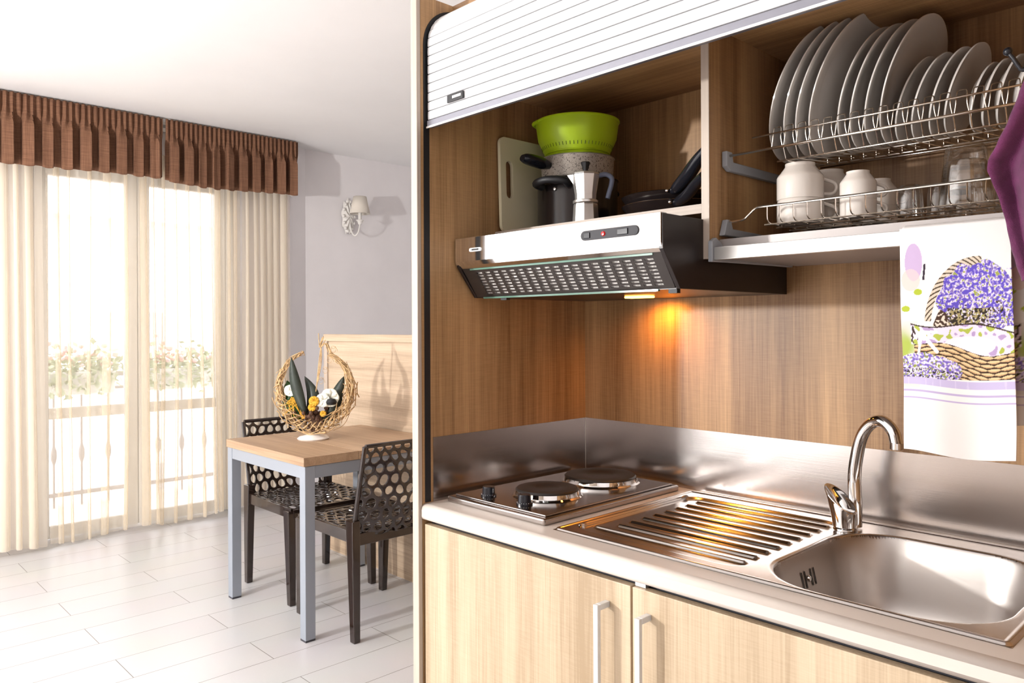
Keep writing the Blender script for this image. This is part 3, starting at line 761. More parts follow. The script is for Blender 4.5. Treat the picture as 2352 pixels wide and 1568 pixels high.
# ---- sink
sk = thing('sink_unit', 'stainless steel sink with ribbed drainer on the left and deep bowl on the right', 'sink', (.8, -.29, .87))
def rsdf(x, y, x0, x1, y0, y1, r):
    cx, cy = (x0+x1)/2, (y0+y1)/2; dx = abs(x-cx)-((x1-x0)/2-r); dy = abs(y-cy)-((y1-y0)/2-r)
    return math.hypot(max(dx, 0), max(dy, 0))+min(max(dx, dy), 0)-r
sx0, sx1, sy0, sy1 = .383, 1.218, -.549, -.030
def coords(a, b, fine, coarse, zones):
    out = [a]
    while out[-1] < b-1e-6:
        x = out[-1]; st = coarse
        for p, q in zones:
            if p-coarse <= x <= q: st = fine
        out.append(min(b, x+st))
    return out
xs = coords(sx0, sx1, .0016, .005, [(sx0, sx0+.022), (.400, .432), (.450, .475), (.775, .865), (1.16, sx1)])
ys = coords(sy0, sy1, .0016, .0030, [(sy0, sy0+.025), (-.545, -.46), (-.12, sy1)])
def sinkz(x, y):
    z = .8752
    e = -rsdf(x, y, sx0, sx1, sy0, sy1, .012)
    z -= .0048*(1-sstep(0, .006, e)); z -= .0022*sstep(.009, .013, e)          # raised outer bead
    d = -rsdf(x, y, .400, .805, -.512, -.075, .055)
    z -= .0055*sstep(0, .010, d)
    for i in range(9):
        yc = -.462+i*.0435; xr = .785-.0; xl = .452 if i else .425
        rb = -rsdf(x, y, xl, xr, yc-.0085, yc+.0085, .0084)
        z += .0050*sstep(0, .0065, rb)
    rb = -rsdf(x, y, .405, .417, -.500, -.085, .006); z += .004*sstep(0, .005, rb)
    b = -rsdf(x, y, .822, 1.190, -.527, -.100, .118)
    z -= .003*sstep(-.006, .004, b)
    z -= .145*sstep(0, .046, b)**.8+.012*sstep(.03, .19, b)
    return z
bm = B(); V = [[bm.verts.new((x, y, sinkz(x, y))) for y in ys] for x in xs]
for i in range(len(xs)-1):
    for j in range(len(ys)-1):
        bm.faces.new((V[i][j], V[i+1][j], V[i+1][j+1], V[i][j+1])).material_index = 1 if rsdf(xs[i], ys[j], .822, 1.190, -.527, -.100, .118) < -.002 else 0
obj('basin_and_drainer', bm, [M['steel_sink'], M['steel_basin']], sk, smooth=True, recalc=False)
def wallx(y, z):
    a, b = .822, .90
    for _ in range(40):
        m = (a+b)/2
        if sinkz(m, y) > z: a = m
        else: b = m
    return a
bm = B()
for k in range(5):
    if k == 2: continue
    y = -.330+(k-2)*.012; A = [[bm.verts.new((wallx(y, z)+.0012, y+s_*.0022, z+.0004)) for s_ in (-1, 1)] for z in (.838, .832, .826, .820, .814, .808)]
    for a, b in zip(A, A[1:]): bm.faces.new((a[0], a[1], b[1], b[0]))
ov = obj('overflow_slots', bm, M['black'], sk)
bm = B(); lathe(bm, [(0, .004), (.005, .003), (.006, 0)], (wallx(-.33, .823)+.001, -.330, .823), 14, mat=Matrix.Rotation(PI/2, 3, 'Y')); obj('overflow_screw', bm, M['chrome'], sk, smooth=True)
bm = B(); lathe(bm, [(0, .7185), (.030, .7185), (.038, .722), (.040, .7195)], (1.005, -.31, 0), 28); obj('drain', bm, M['chrome'], sk, smooth=True)

# ---- faucet
fa = thing('mixer_tap', 'chrome swan-neck mixer tap standing between drainer and sink bowl', 'tap', (.826, -.115, .8735))
fx, fy = .830, -.115
bm = B(); lathe(bm, [(0, .8735), (.0235, .8735), (.0240, .878), (.0215, .881), (0, .881)], (fx-.010, fy-.011, 0), 36); obj('base_ring', bm, M['chrome'], fa, smooth=True)
bm = B(); th0 = math.atan2(.20, -.98); rings = []; n = 40
for k, (r_, f, dz) in enumerate(((.0225, 0, 0), (.0230, .25, 0), (.0252, .55, 0), (.0280, .9, 0), (.0292, 1, 0), (.0285, 1, .0022), (.0262, 1, .0015), (.0215, 1, -.0035), (.0130, 1, -.0065), (.0050, 1, -.0075))):
    ring = []
    for q in range(n):
        a = 2*PI*q/n; zt_ = .936+.026*math.cos(a-th0)*(r_/.0292)+dz; z = .881+(zt_-.881)*f
        sh_ = -.007*(z-.881)/.05
        ring.append(bm.verts.new((fx-.011+sh_+r_*math.cos(a), fy-.013+r_*math.sin(a)*.94, z)))
    rings.append(ring)
for A, C_ in zip(rings, rings[1:]):
    for q in range(n): bm.faces.new((A[q], A[(q+1) % n], C_[(q+1) % n], C_[q]))
bm.faces.new(rings[0][::-1]); bm.faces.new(rings[-1]); obj('lever', bm, M['chrome'], fa, smooth=True)
sd = Vector((.93, -.36, 0)).normalized()
P0 = Vector((fx-.003, fy+.022, .876)); path = [P0, P0+Vector((0, 0, .05)), P0-sd*.002+Vector((0, 0, .10)), P0+sd*.004+Vector((0, 0, .145)), P0+sd*.018+Vector((0, 0, .192)), P0+sd*.042+Vector((0, 0, .221)), P0+sd*.070+Vector((0, 0, .228)), P0+sd*.095+Vector((0, 0, .211)), P0+sd*.104+Vector((0, 0, .184))]
cp = catmull(path, 6); n_ = len(cp)
bm = B(); tube(bm, cp, [.0138-.0018*(i/n_) for i in range(n_)], 24); obj('spout', bm, M['chrome'], fa, smooth=True)
e_ = cp[-1]; bm = B(); tube(bm, [e_+Vector((0, 0, .006)), e_+Vector((0, 0, -.008))], .0126, 24); obj('aerator', bm, M['chrome'], fa, bevel=.001)

# ================================================================ HOOD
hd = thing('cooker_hood', 'slim cooker hood with polished steel front and dark slotted grille, under the niche shelf', 'cooker hood', (.32, -.25, 1.37))
HX0, HX1 = .010, .632
zb, zt, zf = 1.372, 1.5185, 1.448; yf = -.503; yb = -.442
bm = B()
# casing: sides + top + bottom + back
prof_side = [(yf+.003, zt-.002), (yf+.003, zf), (yb, zb), (-.001, zb), (-.001, zt-.002)]
prism(bm, prof_side, 0, HX0, HX0+.010); prism(bm, prof_side, 0, HX1-.010, HX1)
box(bm, HX0+.010, HX1-.010, yf+.003, -.001, zt-.010, zt-.002); box(bm, HX0+.010, HX1-.010, -.30, -.001, zb, zb+.006)
obj('casing', bm, M['dark_enamel'], hd, bevel=.0012)
bm = B(); prism(bm, [(yf, zt), (yf, zf+.012), (yf+.004, zf+.002), (yf+.012, zf-.006), (yf+.014, zf-.004), (yf+.006, zf+.006), (yf+.003, zf+.012), (yf+.003, zt-.003), (yf+.02, zt-.0025), (yf+.02, zt)], 0, HX0-.002, HX1-.003)
obj('front_panel', bm, M['hoodsteel'], hd, bevel=.0012)
# slotted grille, sloping from the front lip to the lower rear edge
ga = Vector((0, yf+.012, zf-.004)); gb = Vector((0, -.300, zb+.001)); gk = Vector((0, yb, zb+.002))
def gp(x, v):
    p = ga.lerp(gk, v); return Vector((x, p.y, p.z))
nx, ny = 19, 8; gx0, gx1 = .062, .600; gv0, gv1 = .14, .93
bm = B(); sk_ = .0
cw = (gx1-gx0)/nx; chh = (gv1-gv0)/ny
vv = {}
def gvv(x, v):
    k = (round(x, 5), round(v, 5))
    if k not in vv: vv[k] = bm.verts.new(gp(x, v))
    return vv[k]
xl = [HX0+.012, gx0]+sum([[gx0+i*cw+cw*.13, gx0+i*cw+cw*.87] for i in range(nx)], [])+[gx1, HX1-.012]
vl = [0, gv0]+sum([[gv0+j*chh+chh*.22, gv0+j*chh+chh*.78] for j in range(ny)], [])+[gv1, 1]
for i in range(len(xl)-1):
    for j in range(len(vl)-1):
        if i >= 2 and j >= 2 and i % 2 == 0 and j % 2 == 0 and i < len(xl)-3 and j < len(vl)-3 : continue
        bm.faces.new((gvv(xl[i], vl[j]), gvv(xl[i+1], vl[j]), gvv(xl[i+1], vl[j+1]), gvv(xl[i], vl[j+1])))
obj('grille', bm, M['grille'], hd, solid=.0012, recalc=False)
bm = B(); rr = random.Random(9)
grid(bm, 120, 16, lambda u, v: gp(gx0-.02+u*(gx1-gx0+.04), v)+Vector((0, .0032, .0026))+Vector((0, rr.uniform(-.0012, .0012), rr.uniform(-.0012, .0012))))
obj('foil_filter', bm, M['foil'], hd, recalc=False)
bm = B(); box(bm, HX0+.010, HX1-.010, yb, -.300, zb, zb+.006); obj('light_cover', bm, M['dark_enamel'], hd)
bm = B(); box(bm, .05, .58, yb-.004, yb+.004, zb-.003, zb+.001); box(bm, .05, .60, yf+.012, yf+.016, zf-.010, zf-.006)
obj('glass_lip', bm, pbr('green_glass_edge', (.12, .22, .17), .1), hd)
for x in (.118, .612): obj('swivel_catch', bx(x-.010, x+.010, yb+.002, yb+.014, zb-.008, zb+.001), M['black'], hd)
# control capsule
def capsule(x0, x1, z, h, y0, y1, n=10):
    pts = []; r_ = h/2
    for k in range(n+1): a = -PI/2+PI*k/n; pts.append((x1-r_+r_*math.cos(a), z+r_*math.sin(a)))
    for k in range(n+1): a = PI/2+PI*k/n; pts.append((x0+r_+r_*math.cos(a), z+r_*math.sin(a)))
    return prism(B(), pts, 1, y0, y1)
cpn = obj('control_panel', capsule(.427, .577, 1.4885, .020, yf-.0025, yf+.001), M['panel_grey'], hd, bevel=.0008)
for a, b in ((.436, .453), (.525, .552)): obj('slider', bx(a, b, yf-.0045, yf-.002, 1.4825, 1.4945), M['blackgloss'], cpn, bevel=.001)
bm = B(); lathe(bm, [(0, .004), (.004, .0035), (.0055, 0)], (.489, yf-.0022, 1.4885), 16, mat=Matrix.Rotation(PI/2, 3, 'X')); obj('indicator_lamp', bm, M['red'], cpn, smooth=True)
bd = obj('brand_badge', capsule(.064, .108, 1.4865, .009, yf-.002, yf+.001), M['white_plastic'], hd)
bm = B(); x = .074; r = random.Random(6)
while x < .099:
    w = r.uniform(.0018, .003); box(bm, x, x+w, yf-.0026, yf-.0019, 1.4846, 1.4884); x += w+.0008
obj('badge_lettering', bm, M['black'], bd)
# the hood's warm bulb
m_, t_, N_, L2_, p_ = nt('warm_bulb'); p_.inputs['Emission Color'].default_value = (1, .40, .06, 1); p_.inputs['Emission Strength'].default_value = 14; p_.inputs['Base Color'].default_value = (1, .6, .2, 1)
bm = B(); box(bm, .33, .40, -.235, -.205, zb-.006, zb-.0005); obj('bulb_window', bm, m_, hd, bevel=.002)
hl = bpy.data.lights.new('hood_bulb', 'SPOT'); hl.energy = 3.6; hl.color = (1, .38, .04); hl.shadow_soft_size = .012; hl.spot_size = math.radians(165); hl.spot_blend = 1.0
ho = bpy.data.objects.new('hood_bulb', hl); ho.location = (.300, -.060, 1.361); ho.rotation_euler = (math.radians(15), 0, 0); COL.objects.link(ho)

# ================================================================ NICHE ITEMS (shelf top 1.5487)
ZS = 1.5489
bm = B(); r_ = .018; bw, bh = .195, .252; pts = []
for (cx, cz, a0) in ((bw-r_, bh-r_, 0), (r_, bh-r_, 90), (r_, r_, 180), (bw-r_, r_, 270)):
    for k in range(7): a = math.radians(a0+15*k); pts.append((cx+r_*math.cos(a), cz+r_*math.sin(a)))
slot = []
for (cz, a0) in ((.178, 0), (.102, 180)):
    for k in range(9): a = math.radians(a0+22.5*k); slot.append((.032+.012*math.cos(a), cz+.012*math.sin(a)))
O = [bm.verts.new((0, p[0], p[1])) for p in pts]; I = [bm.verts.new((0, p[0], p[1])) for p in slot]
es = [bm.edges.new((L0[i], L0[(i+1) % len(L0)])) for L0 in (O, I) for i in range(len(L0))]
bmesh.ops.triangle_fill(bm, use_beauty=True, edges=es)
rg = bmesh.ops.extrude_face_region(bm, geom=list(bm.faces)); bmesh.ops.translate(bm, verts=[v for v in rg['geom'] if isinstance(v, bmesh.types.BMVert)], vec=(.010, 0, 0))
cb = obj('chopping_board', bm, M['cream_board'], bevel=.001); cb.location = (.012, -.355, ZS); cb.rotation_euler = (0, math.radians(-1.6), 0)
setp(cb, 'cream plastic chopping board with slot handle leaning against the niche side', 'chopping board')
bxc, byc = .142, -.192
pt = thing('cooking_pot', 'large black cooking pot with loop handles, at the bottom of the stack', 'pot', (bxc, byc, ZS))
bm = B(); R = .106; lathe(bm, [(0, ZS), (R-.008, ZS), (R, ZS+.008), (R, ZS+.128), (R+.003, ZS+.131), (R-.002, ZS+.131), (R-.004, ZS+.125), (R-.004, ZS+.01), (0, ZS+.006)], (bxc, byc, 0), 48); obj('pot_body', bm, M['pan'], pt, smooth=True)
fd = Vector((.16, -.98, 0)).normalized(); sdv = Vector((-fd.y, fd.x, 0))
for s in (1, -1):
    c0 = Vector((bxc, byc, ZS+.108))+fd*R*s
    bm = B(); tube(bm, catmull([c0-sdv*.040, c0-sdv*.042+fd*s*.026+Vector((0, 0, .006)), c0+fd*s*.040+Vector((0, 0, .010)), c0+sdv*.042+fd*s*.026+Vector((0, 0, .006)), c0+sdv*.040], 6), .0095, 10)
    box(bm, 0, 0, 0, 0, 0, 0) if False else None
    h_ = obj('loop_handle', bm, M['black'], pt, smooth=True)
bm = B(); lathe(bm, [(0, .004), (.004, .003), (.005, 0)], Vector((bxc, byc, ZS+.100))+fd*(R+.001), 12, mat=fd.to_track_quat('Z', 'Y').to_matrix()); obj('rivet', bm, M['alu'], pt, smooth=True)
ZP = ZS+.1312
p2 = thing('speckled_pan', 'grey speckled saucepan with black handle, stacked on the black pot', 'saucepan', (bxc, byc, ZP))
bm = B(); R = .094; lathe(bm, [(0, ZP), (R-.006, ZP), (R, ZP+.006), (R+.004, ZP+.058), (R+.001, ZP+.058), (R-.004, ZP+.008), (0, ZP+.005)], (bxc, byc, 0), 48); obj('pan_body', bm, M['speckle'], p2, smooth=True)
bm = B(); lathe(bm, [(R+.0035, ZP-.0005+.0575), (R+.0055, ZP+.059), (R+.0035, ZP+.0605), (R+.001, ZP+.059)], (bxc, byc, 0), 48, close=True); obj('rim', bm, M['alu'], p2, smooth=True)
hp = Vector((bxc, byc, ZP+.034)); hdir = Vector((-.16, -.98, .0)).normalized()
bm = B(); pts = [hp+hdir*(R-.0)+Vector((0, 0, 0)), hp+hdir*(R+.02)+Vector((0, 0, .004)), hp+hdir*(R+.045)+Vector((0, 0, .010)), hp+hdir*(R+.072)+Vector((0, 0, .014)), hp+hdir*(R+.085)+Vector((0, 0, .015))]
cpp = catmull(pts, 5); nn = len(cpp); tube(bm, cpp, [.008+.013*math.sin(PI*min(1, .12+.83*i/nn)) for i in range(nn)], 14)
bmesh.ops.scale(bm, vec=(1, 1, .72), verts=bm.verts, space=Matrix.Translation(-hp)); obj('handle', bm, M['blackgloss'], p2, smooth=True)
ZB = ZP+.0608
bw_ = thing('lime_colander', 'lime green plastic colander bowl on top of the pan stack', 'colander', (bxc, byc, ZB))
bm = B(); lathe(bm, [(0, ZB), (.078, ZB), (.080, ZB+.004), (.090, ZB+.020), (.104, ZB+.050), (.109, ZB+.085), (.110, ZB+.092), (.1125, ZB+.094), (.1125, ZB+.097), (.108, ZB+.097), (.106, ZB+.085), (.100, ZB+.05), (.086, ZB+.022), (.076, ZB+.006), (0, ZB+.004)], (bxc, byc, 0), 64); obj('bowl', bm, M['lime'], bw_, smooth=True)
bm = B(); 
for k in range(60):
    a = 2*PI*k/60; d = Vector((math.cos(a), math.sin(a), 0)); c = Vector((bxc, byc, ZB+.026))+d*.0925
    tube(bm, [c-Vector((0, 0, .004))-d*.0018, c+Vector((0, 0, .004))+d*.002], .0010, 5)
obj('drain_slits', bm, pbr('slit_shadow_green', (.10, .16, .005), .6), bw_)
bm = B(); lathe(bm, [(.0835, ZB+.0095), (.0862, ZB+.0115), (.0868, ZB+.0135)], (bxc, byc, 0), 48); obj('foot_ring', bm, M['lime'], bw_, smooth=True, solid=.0012)
a = math.atan2(-.75, -.66); c = Vector((bxc+.116*math.cos(a), byc+.116*math.sin(a), ZB+.094)); bm = B()
tube(bm, catmull([Vector((bxc+.110*math.cos(a-.28), byc+.110*math.sin(a-.28), ZB+.094)), c, Vector((bxc+.110*math.cos(a+.28), byc+.110*math.sin(a+.28), ZB+.094))], 6), .005, 8); obj('grip_lug', bm, M['lime'], bw_, smooth=True)

# moka pot
mx_, my_ = .262, -.298
mk = thing('moka_pot', 'small octagonal aluminium moka coffee pot with grey handle at the niche front', 'coffee pot', (mx_, my_, ZS))
rot8 = Matrix.Rotation(math.radians(22.5+12), 3, 'Z')
bm = B(); lathe(bm, [(0, 0), (.033, 0), (.030, .046), (.029, .050), (0, .050)], (mx_, my_, ZS), 8, mat=rot8); obj('boiler', bm, M['alu'], mk, bevel=.0008)
bm = B(); lathe(bm, [(.0295, .050), (.031, .0515), (.031, .0565), (.0285, .058), (.0285, .0585), (0, .0585)], (mx_, my_, ZS), 32); obj('collar', bm, M['alu'], mk, smooth=True)
bm = B(); lathe(bm, [(0, .0585), (.026, .0585), (.0265, .072), (.0345, .120), (.033, .1205), (0, .1205)], (mx_, my_, ZS), 8, mat=rot8)
sp_ = Vector((-.69, -.72, 0)); c = Vector((mx_, my_, ZS+.118)); q = Vector((-sp_.y, sp_.x, 0))
for z_, w in ((.118, .010),): 
    v = [bm.verts.new(Vector((mx_, my_, ZS+.120))+sp_*.030+q*.011), bm.verts.new(Vector((mx_, my_, ZS+.120))+sp_*.030-q*.011), bm.verts.new(Vector((mx_, my_, ZS+.120))+sp_*.046), bm.verts.new(Vector((mx_, my_, ZS+.095))+sp_*.029)]
    for f in ((0, 1, 2), (0, 2, 3), (1, 3, 2), (0, 3, 1)): bm.faces.new([v[i] for i in f])
obj('upper_chamber', bm, M['alu'], mk, bevel=.0008)
bm = B(); lathe(bm, [(.0345, .1205), (.034, .1235), (.010, .130), (0, .130)], (mx_, my_, ZS), 8, mat=rot8); obj('lid', bm, M['alu'], mk, bevel=.0006)
bm = B(); lathe(bm, [(0, .130), (.006, .130), (.007, .137), (.012, .150), (.011, .152), (0, .153)], (mx_, my_, ZS), 8); obj('lid_knob', bm, M['black'], mk)
hv = Vector((.72, .69, 0)); c = Vector((mx_, my_, ZS))
bm = B(); tube(bm, catmull([c+hv*.030+Vector((0, 0, .118)), c+hv*.050+Vector((0, 0, .121)), c+hv*.064+Vector((0, 0, .112)), c+hv*.063+Vector((0, 0, .095)), c+hv*.058+Vector((0, 0, .078)), c+hv*.054+Vector((0, 0, .062))], 5), .0062, 10); obj('handle', bm, M['bluegrey'], mk, smooth=True)

# frying pans
def pan(label, cx, cy, z, R, h, ang, lift, hl_):
    t = thing('frying_pan', label, 'frying pan', (cx, cy, z), 'black frying pans stacked in the niche')
    bm = B(); lathe(bm, [(0, z), (R*.78, z), (R*.84, z+.004), (R, z+h), (R+.002, z+h), (R+.0005, z+h-.003), (R*.83, z+.008), (0, z+.005)], (cx, cy, 0), 56); obj('pan_body', bm, M['pan'], t, smooth=True)
    bm = B(); lathe(bm, [(R+.001, z+h-.001), (R+.0028, z+h), (R+.001, z+h+.001), (R-.0005, z+h)], (cx, cy, 0), 56, close=True); obj('rim', bm, M['wire'], t, smooth=True)
    p0, p1 = Vector(ang), Vector(lift); dd_ = (p1-p0)
    P = [p0, p0+dd_*.15+Vector((0, 0, -.004)), p0+dd_*.45+Vector((0, 0, -.007)), p0+dd_*.75+Vector((0, 0, -.002)), p1]
    c_ = catmull(P, 6); n = len(c_); bm = B(); tube(bm, c_, [.009+hl_*math.sin(PI*i/n) for i in range(n)], 12); obj('handle', bm, M['blackgloss'], t, smooth=True)
    bm = B(); bmesh.ops.create_icosphere(bm, subdivisions=2, radius=.005, matrix=Matrix.Translation(p0+Vector((-.012, -.006, .002)))); obj('rivet', bm, M['chrome'], t, smooth=True)
pan('black frying pan at the bottom of the pair beside the divider', .425, -.160, ZS, .124, .038, (.500, -.262, 1.577), (.618, -.335, 1.612), .004)
pan('black frying pan nested on top of the other, handle pointing steeply up', .422, -.160, ZS+.020, .122, .040, (.492, -.262, 1.604), (.617, -.325, 1.668), .007)

# ================================================================ DISH RACKS
XR0, XR1 = .6475, 1.2635
def bracket(t, z, x, s):
    bm = B(); prism(bm, [(-.312, z-.020), (-.296, z-.028), (-.085, z-.028), (-.085, z-.008), (-.285, z-.008), (-.290, z+.012), (-.312, z+.012)], 0, x, x+s*.012)
    obj('bracket', bm, M['grey_plastic'], t, bevel=.002)
ur = thing('plate_rack', 'upper chromed wire rack holding the standing plates', 'dish rack', (.94, -.2, 1.62))
bracket(ur, 1.648, XR0-.001, 1); bracket(ur, 1.648, XR1, -1)
bm = B()
tube(bm, [(XR0+.010, -.300, 1.651), (XR1-.01, -.300, 1.651)], .0028, 8)
tube(bm, [(.712, -.305, 1.678), (XR1-.02, -.305, 1.678)], .0019, 6)
tube(bm, [(.755, -.285, 1.626), (XR1-.02, -.285, 1.626)], .0019, 6)
tube(bm, [(.74, -.115, 1.6545), (XR1-.02, -.115, 1.6545)], .0019, 6)
tube(bm, [(.74, -.100, 1.6430), (XR1-.02, -.100, 1.6430)], .0019, 6)
tube(bm, [(.73, -.035, 1.651), (XR1-.02, -.035, 1.651)], .0024, 6)
obj('long_wires', bm, M['wire'], ur, smooth=True)
for i in range(19):
    x = .762+i*.0252
    if x > 1.235: break
    bm = B(); h = .0085
    tube(bm, catmull([(x-h-.003, -.299, 1.651), (x-h, -.300, 1.668), (x-h+.001, -.298, 1.688), (x-h+.005, -.297, 1.691), (x+h-.005, -.297, 1.691), (x+h-.001, -.298, 1.688), (x+h, -.300, 1.668), (x+h+.003, -.299, 1.651)], 3), .0010, 5)
    tube(bm, catmull([(x+.0126, -.300, 1.653), (x+.0126, -.291, 1.634), (x+.0126, -.283, 1.626), (x+.0126, -.24, 1.629), (x+.0126, -.13, 1.640), (x+.0126, -.101, 1.643), (x+.0126, -.100, 1.657)], 3), .0011, 5)
    obj('plate_divider', bm, M['wire'], ur, smooth=True)
lr = thing('cup_rack', 'lower chromed wire rack holding the cups and glasses', 'dish rack', (.94, -.2, 1.49))
bm = B(); prism(bm, [(-.325, 1.484), (-.300, 1.484), (-.085, 1.484), (-.085, 1.496), (-.290, 1.500), (-.297, 1.518), (-.312, 1.518)], 0, XR0-.001, XR0+.012); obj('bracket', bm, M['grey_plastic'], lr, bevel=.002)
bm = B(); prism(bm, [(-.325, 1.484), (-.300, 1.484), (-.085, 1.484), (-.085, 1.496), (-.290, 1.500), (-.297, 1.518), (-.312, 1.518)], 0, XR1-.012, XR1); obj('bracket', bm, M['grey_plastic'], lr, bevel=.002)
bm = B(); tube(bm, catmull([(XR0+.006, -.305, 1.514), (.690, -.308, 1.514), (.705, -.310, 1.522), (.722, -.313, 1.533), (.738, -.314, 1.535), (.80, -.314, 1.535), (1.22, -.314, 1.535)], 4), .0026, 8)
for y, z in ((-.300, 1.500), (-.250, 1.498), (-.195, 1.498), (-.12, 1.498), (-.05, 1.499)): tube(bm, [(.735, y, z), (1.222, y, z)], .0016, 6)
obj('long_wires', bm, M['wire'], lr, smooth=True)
for i in range(18):
    x = .748+i*.0272; bm = B()
    if x > 1.222: break
    tube(bm, catmull([(x, -.314, 1.534), (x, -.313, 1.510), (x, -.300, 1.5015), (x, -.25, 1.5015), (x, -.05, 1.5015), (x, -.04, 1.515)], 4), .0013, 5); obj('cross_wire', bm, M['wire'], lr, smooth=True)
dt = thing('drip_tray', 'grey drip tray with bright aluminium front rail, below the cup rack', 'drip tray', (.94, -.2, 1.43))
bm = B(); box(bm, XR0+.002, XR1-.002, -.327, -.319, 1.438, 1.476); box(bm, XR0+.002, XR1-.002, -.327, -.040, 1.436, 1.440); box(bm, XR0+.002, XR1-.002, -.040, -.034, 1.436, 1.462); obj('tray', bm, M['tray'], dt)
obj('front_rail', bx(.6575, XR1-.002, -.362, -.347, 1.4315, 1.4575), M['alu'], dt, bevel=.0015)
bm = B(); prism(bm, [(-.366, 1.428), (-.30, 1.430), (-.02, 1.434), (-.02, 1.442), (-.30, 1.443), (-.333, 1.470), (-.350, 1.478), (-.366, 1.470)], 0, XR0-.001, XR0+.009); obj('end_cap', bm, M['grey_plastic'], dt, bevel=.0015)
obj('rear_rail', bx(XR0+.009, XR1-.002, -.028, -.0008, 1.437, 1.462), M['tray'], dt, bevel=.001)

# plates
def plate_mesh(R, depth=.016, well=.64):
    bm = B(); t = .0042
    lathe(bm, [(0, depth), (R*.45, depth), (R*well, depth-.002), (R*(well+.06), depth*.62), (R*.97, t*.6), (R, .0006), (R*1.0, -.002), (R*.97, -.0026+t*.2), (R*(well+.05), depth*.62+t), (R*(well-.02), depth+t*.7), (R*well*.80, depth+t*1.2), (R*well*.78, depth+t*.7), (0, depth+t*.7)], (0, 0, 0), 72)
    # disc's eating face looks +X: local z -> -x
    bmesh.ops.rotate(bm, verts=bm.verts, matrix=Matrix.Rotation(-PI/2, 3, 'Y'))
    return bm
spec = [(.686, .148, .405, 0), (.7175, .148, .405, 0), (.743, .148, .405, 0), (.771, .148, .405, 1),
        (.827, .125, .358, 0), (.851, .125, .358, 0), (.879, .125, .358, 0), (.908, .126, .358, 1),
        (.930, .084, .360, 2), (.959, .0845, .360, 2), (.990, .0855, .360, 2), (1.016, .086, .360, 2),
        (1.058, .063, .30, 3), (1.077, .064, .30, 3), (1.100, .065, .30, 3), (1.128, .066, .30, 3)]
nm = ['dinner_plate', 'dinner_plate', 'side_plate', 'saucer']
labs = ['white dinner plate, leftmost in the upper rack, next to the divider', 'white dinner plate, second from the left in the upper rack', 'white dinner plate, third from the left, just behind the tallest plate',
 'tallest white dinner plate, fourth from the left with its face showing', 'white soup plate starting the second group, fifth from the left', 'white soup plate, sixth from the left in the upper rack',
 'white soup plate, seventh from the left in the upper rack', 'large white plate with face showing, last of the second group', 'small white side plate, lowest one starting the third group', 'small white side plate, second of the third group',
 'small white side plate, third of the third group', 'small white side plate whose ringed face shows, last of the third group', 'white saucer, first of the last group near the purple cloth', 'white saucer, second of the last group near the purple cloth',
 'white saucer, third of the last group behind the black hook', 'white saucer, rightmost, half hidden by the purple cloth']
cache = {}
for i, (x0, R, k, kind) in enumerate(spec):
    key = (kind, R)
    if key not in cache:
        bm = plate_mesh(R, .015 if kind < 2 else .011); me_o = obj(nm[kind], bm, M['porcelain'], smooth=True); cache[key] = me_o; o = me_o
    else:
        o = cache[key].copy(); COL.objects.link(o)
    th = math.asin(k); zc = 1.658+R*math.cos(th); xc = x0+k*R
    o.location = (xc, -.113 if kind < 2 else -.113, zc); o.rotation_euler = (0, th, 0)
    setp(o, labs[i], 'plate' if kind < 3 else 'saucer', 'plates standing in the upper rack')

# cups (inverted, stacked)
def cup_thing(label, x, y, z, R, h, ang, grp, name='cup'):
    t = thing(name, label, 'cup', (x, y, z), grp)
    bm = B(); lathe(bm, [(R-.0025, 0), (R, .0004), (R, h*.60), (R*.96, h*.66), (R*.88, h*.72), (R*.66, h*.90), (R*.64, h*.93), (R*.64, h), (R*.56, h), (R*.55, h*.96), (0, h*.95), (0, h*.88), (R*.6, h*.84), (R*.85, h*.64), (R*.94, h*.55), (R-.0025, 0)], (x, y, z), 48)
    obj('cup_body', bm, M['cup'], t, smooth=True)
    bm = B(); lathe(bm, [(R+.0002, h*.605), (R*.985, h*.62), (R+.0002, h*.635)], (x, y, z), 48)
    d = Vector((math.cos(ang), math.sin(ang), 0)); c = Vector((x, y, z)); bm.clear()
    P = [c+d*(R-.002)+Vector((0, 0, h*.56)), c+d*(R+R*.42)+Vector((0, 0, h*.44)), c+d*(R+R*.52)+Vector((0, 0, h*.28)), c+d*(R+R*.34)+Vector((0, 0, h*.14)), c+d*(R-.002)+Vector((0, 0, h*.15))]
    tube(bm, catmull(P, 6), R*.085, 10); q = Vector((-d.y, d.x, 0))
    for v in bm.verts:
        w = (v.co-c).dot(q); v.co += q*w*.8
    obj('handle', bm, M['cup'], t, smooth=True); return t
G1, G2 = 'cappuccino cups stacked upside down', 'espresso cups stacked upside down'
A1 = math.radians(28)
zc0 = 1.5035
a = cup_thing('large cream cup upside down at the bottom of the front stack', .772, -.222, zc0, .0455, .074, A1, G1, 'large_cup')
dup(a, (.772, -.222, zc0+.050), math.radians(4), 'large cream cup upside down on top of the front stack')
dup(a, (.780, -.105, zc0), math.radians(6), 'large cream cup upside down, lower of the stack behind'); dup(a, (.780, -.105, zc0+.050), math.radians(10), 'large cream cup upside down, upper of the stack behind')
b = cup_thing('small cream espresso cup upside down at the bottom of the front pair', .888, -.222, zc0, .0330, .056, A1, G2, 'espresso_cup')
dup(b, (.888, -.222, zc0+.035), math.radians(4), 'small cream espresso cup upside down on top of the front pair')
dup(b, (.884, -.105, zc0), math.radians(-8), 'small cream espresso cup, lower of the pair behind'); dup(b, (.884, -.105, zc0+.035), math.radians(-4), 'small cream espresso cup, upper of the pair behind')

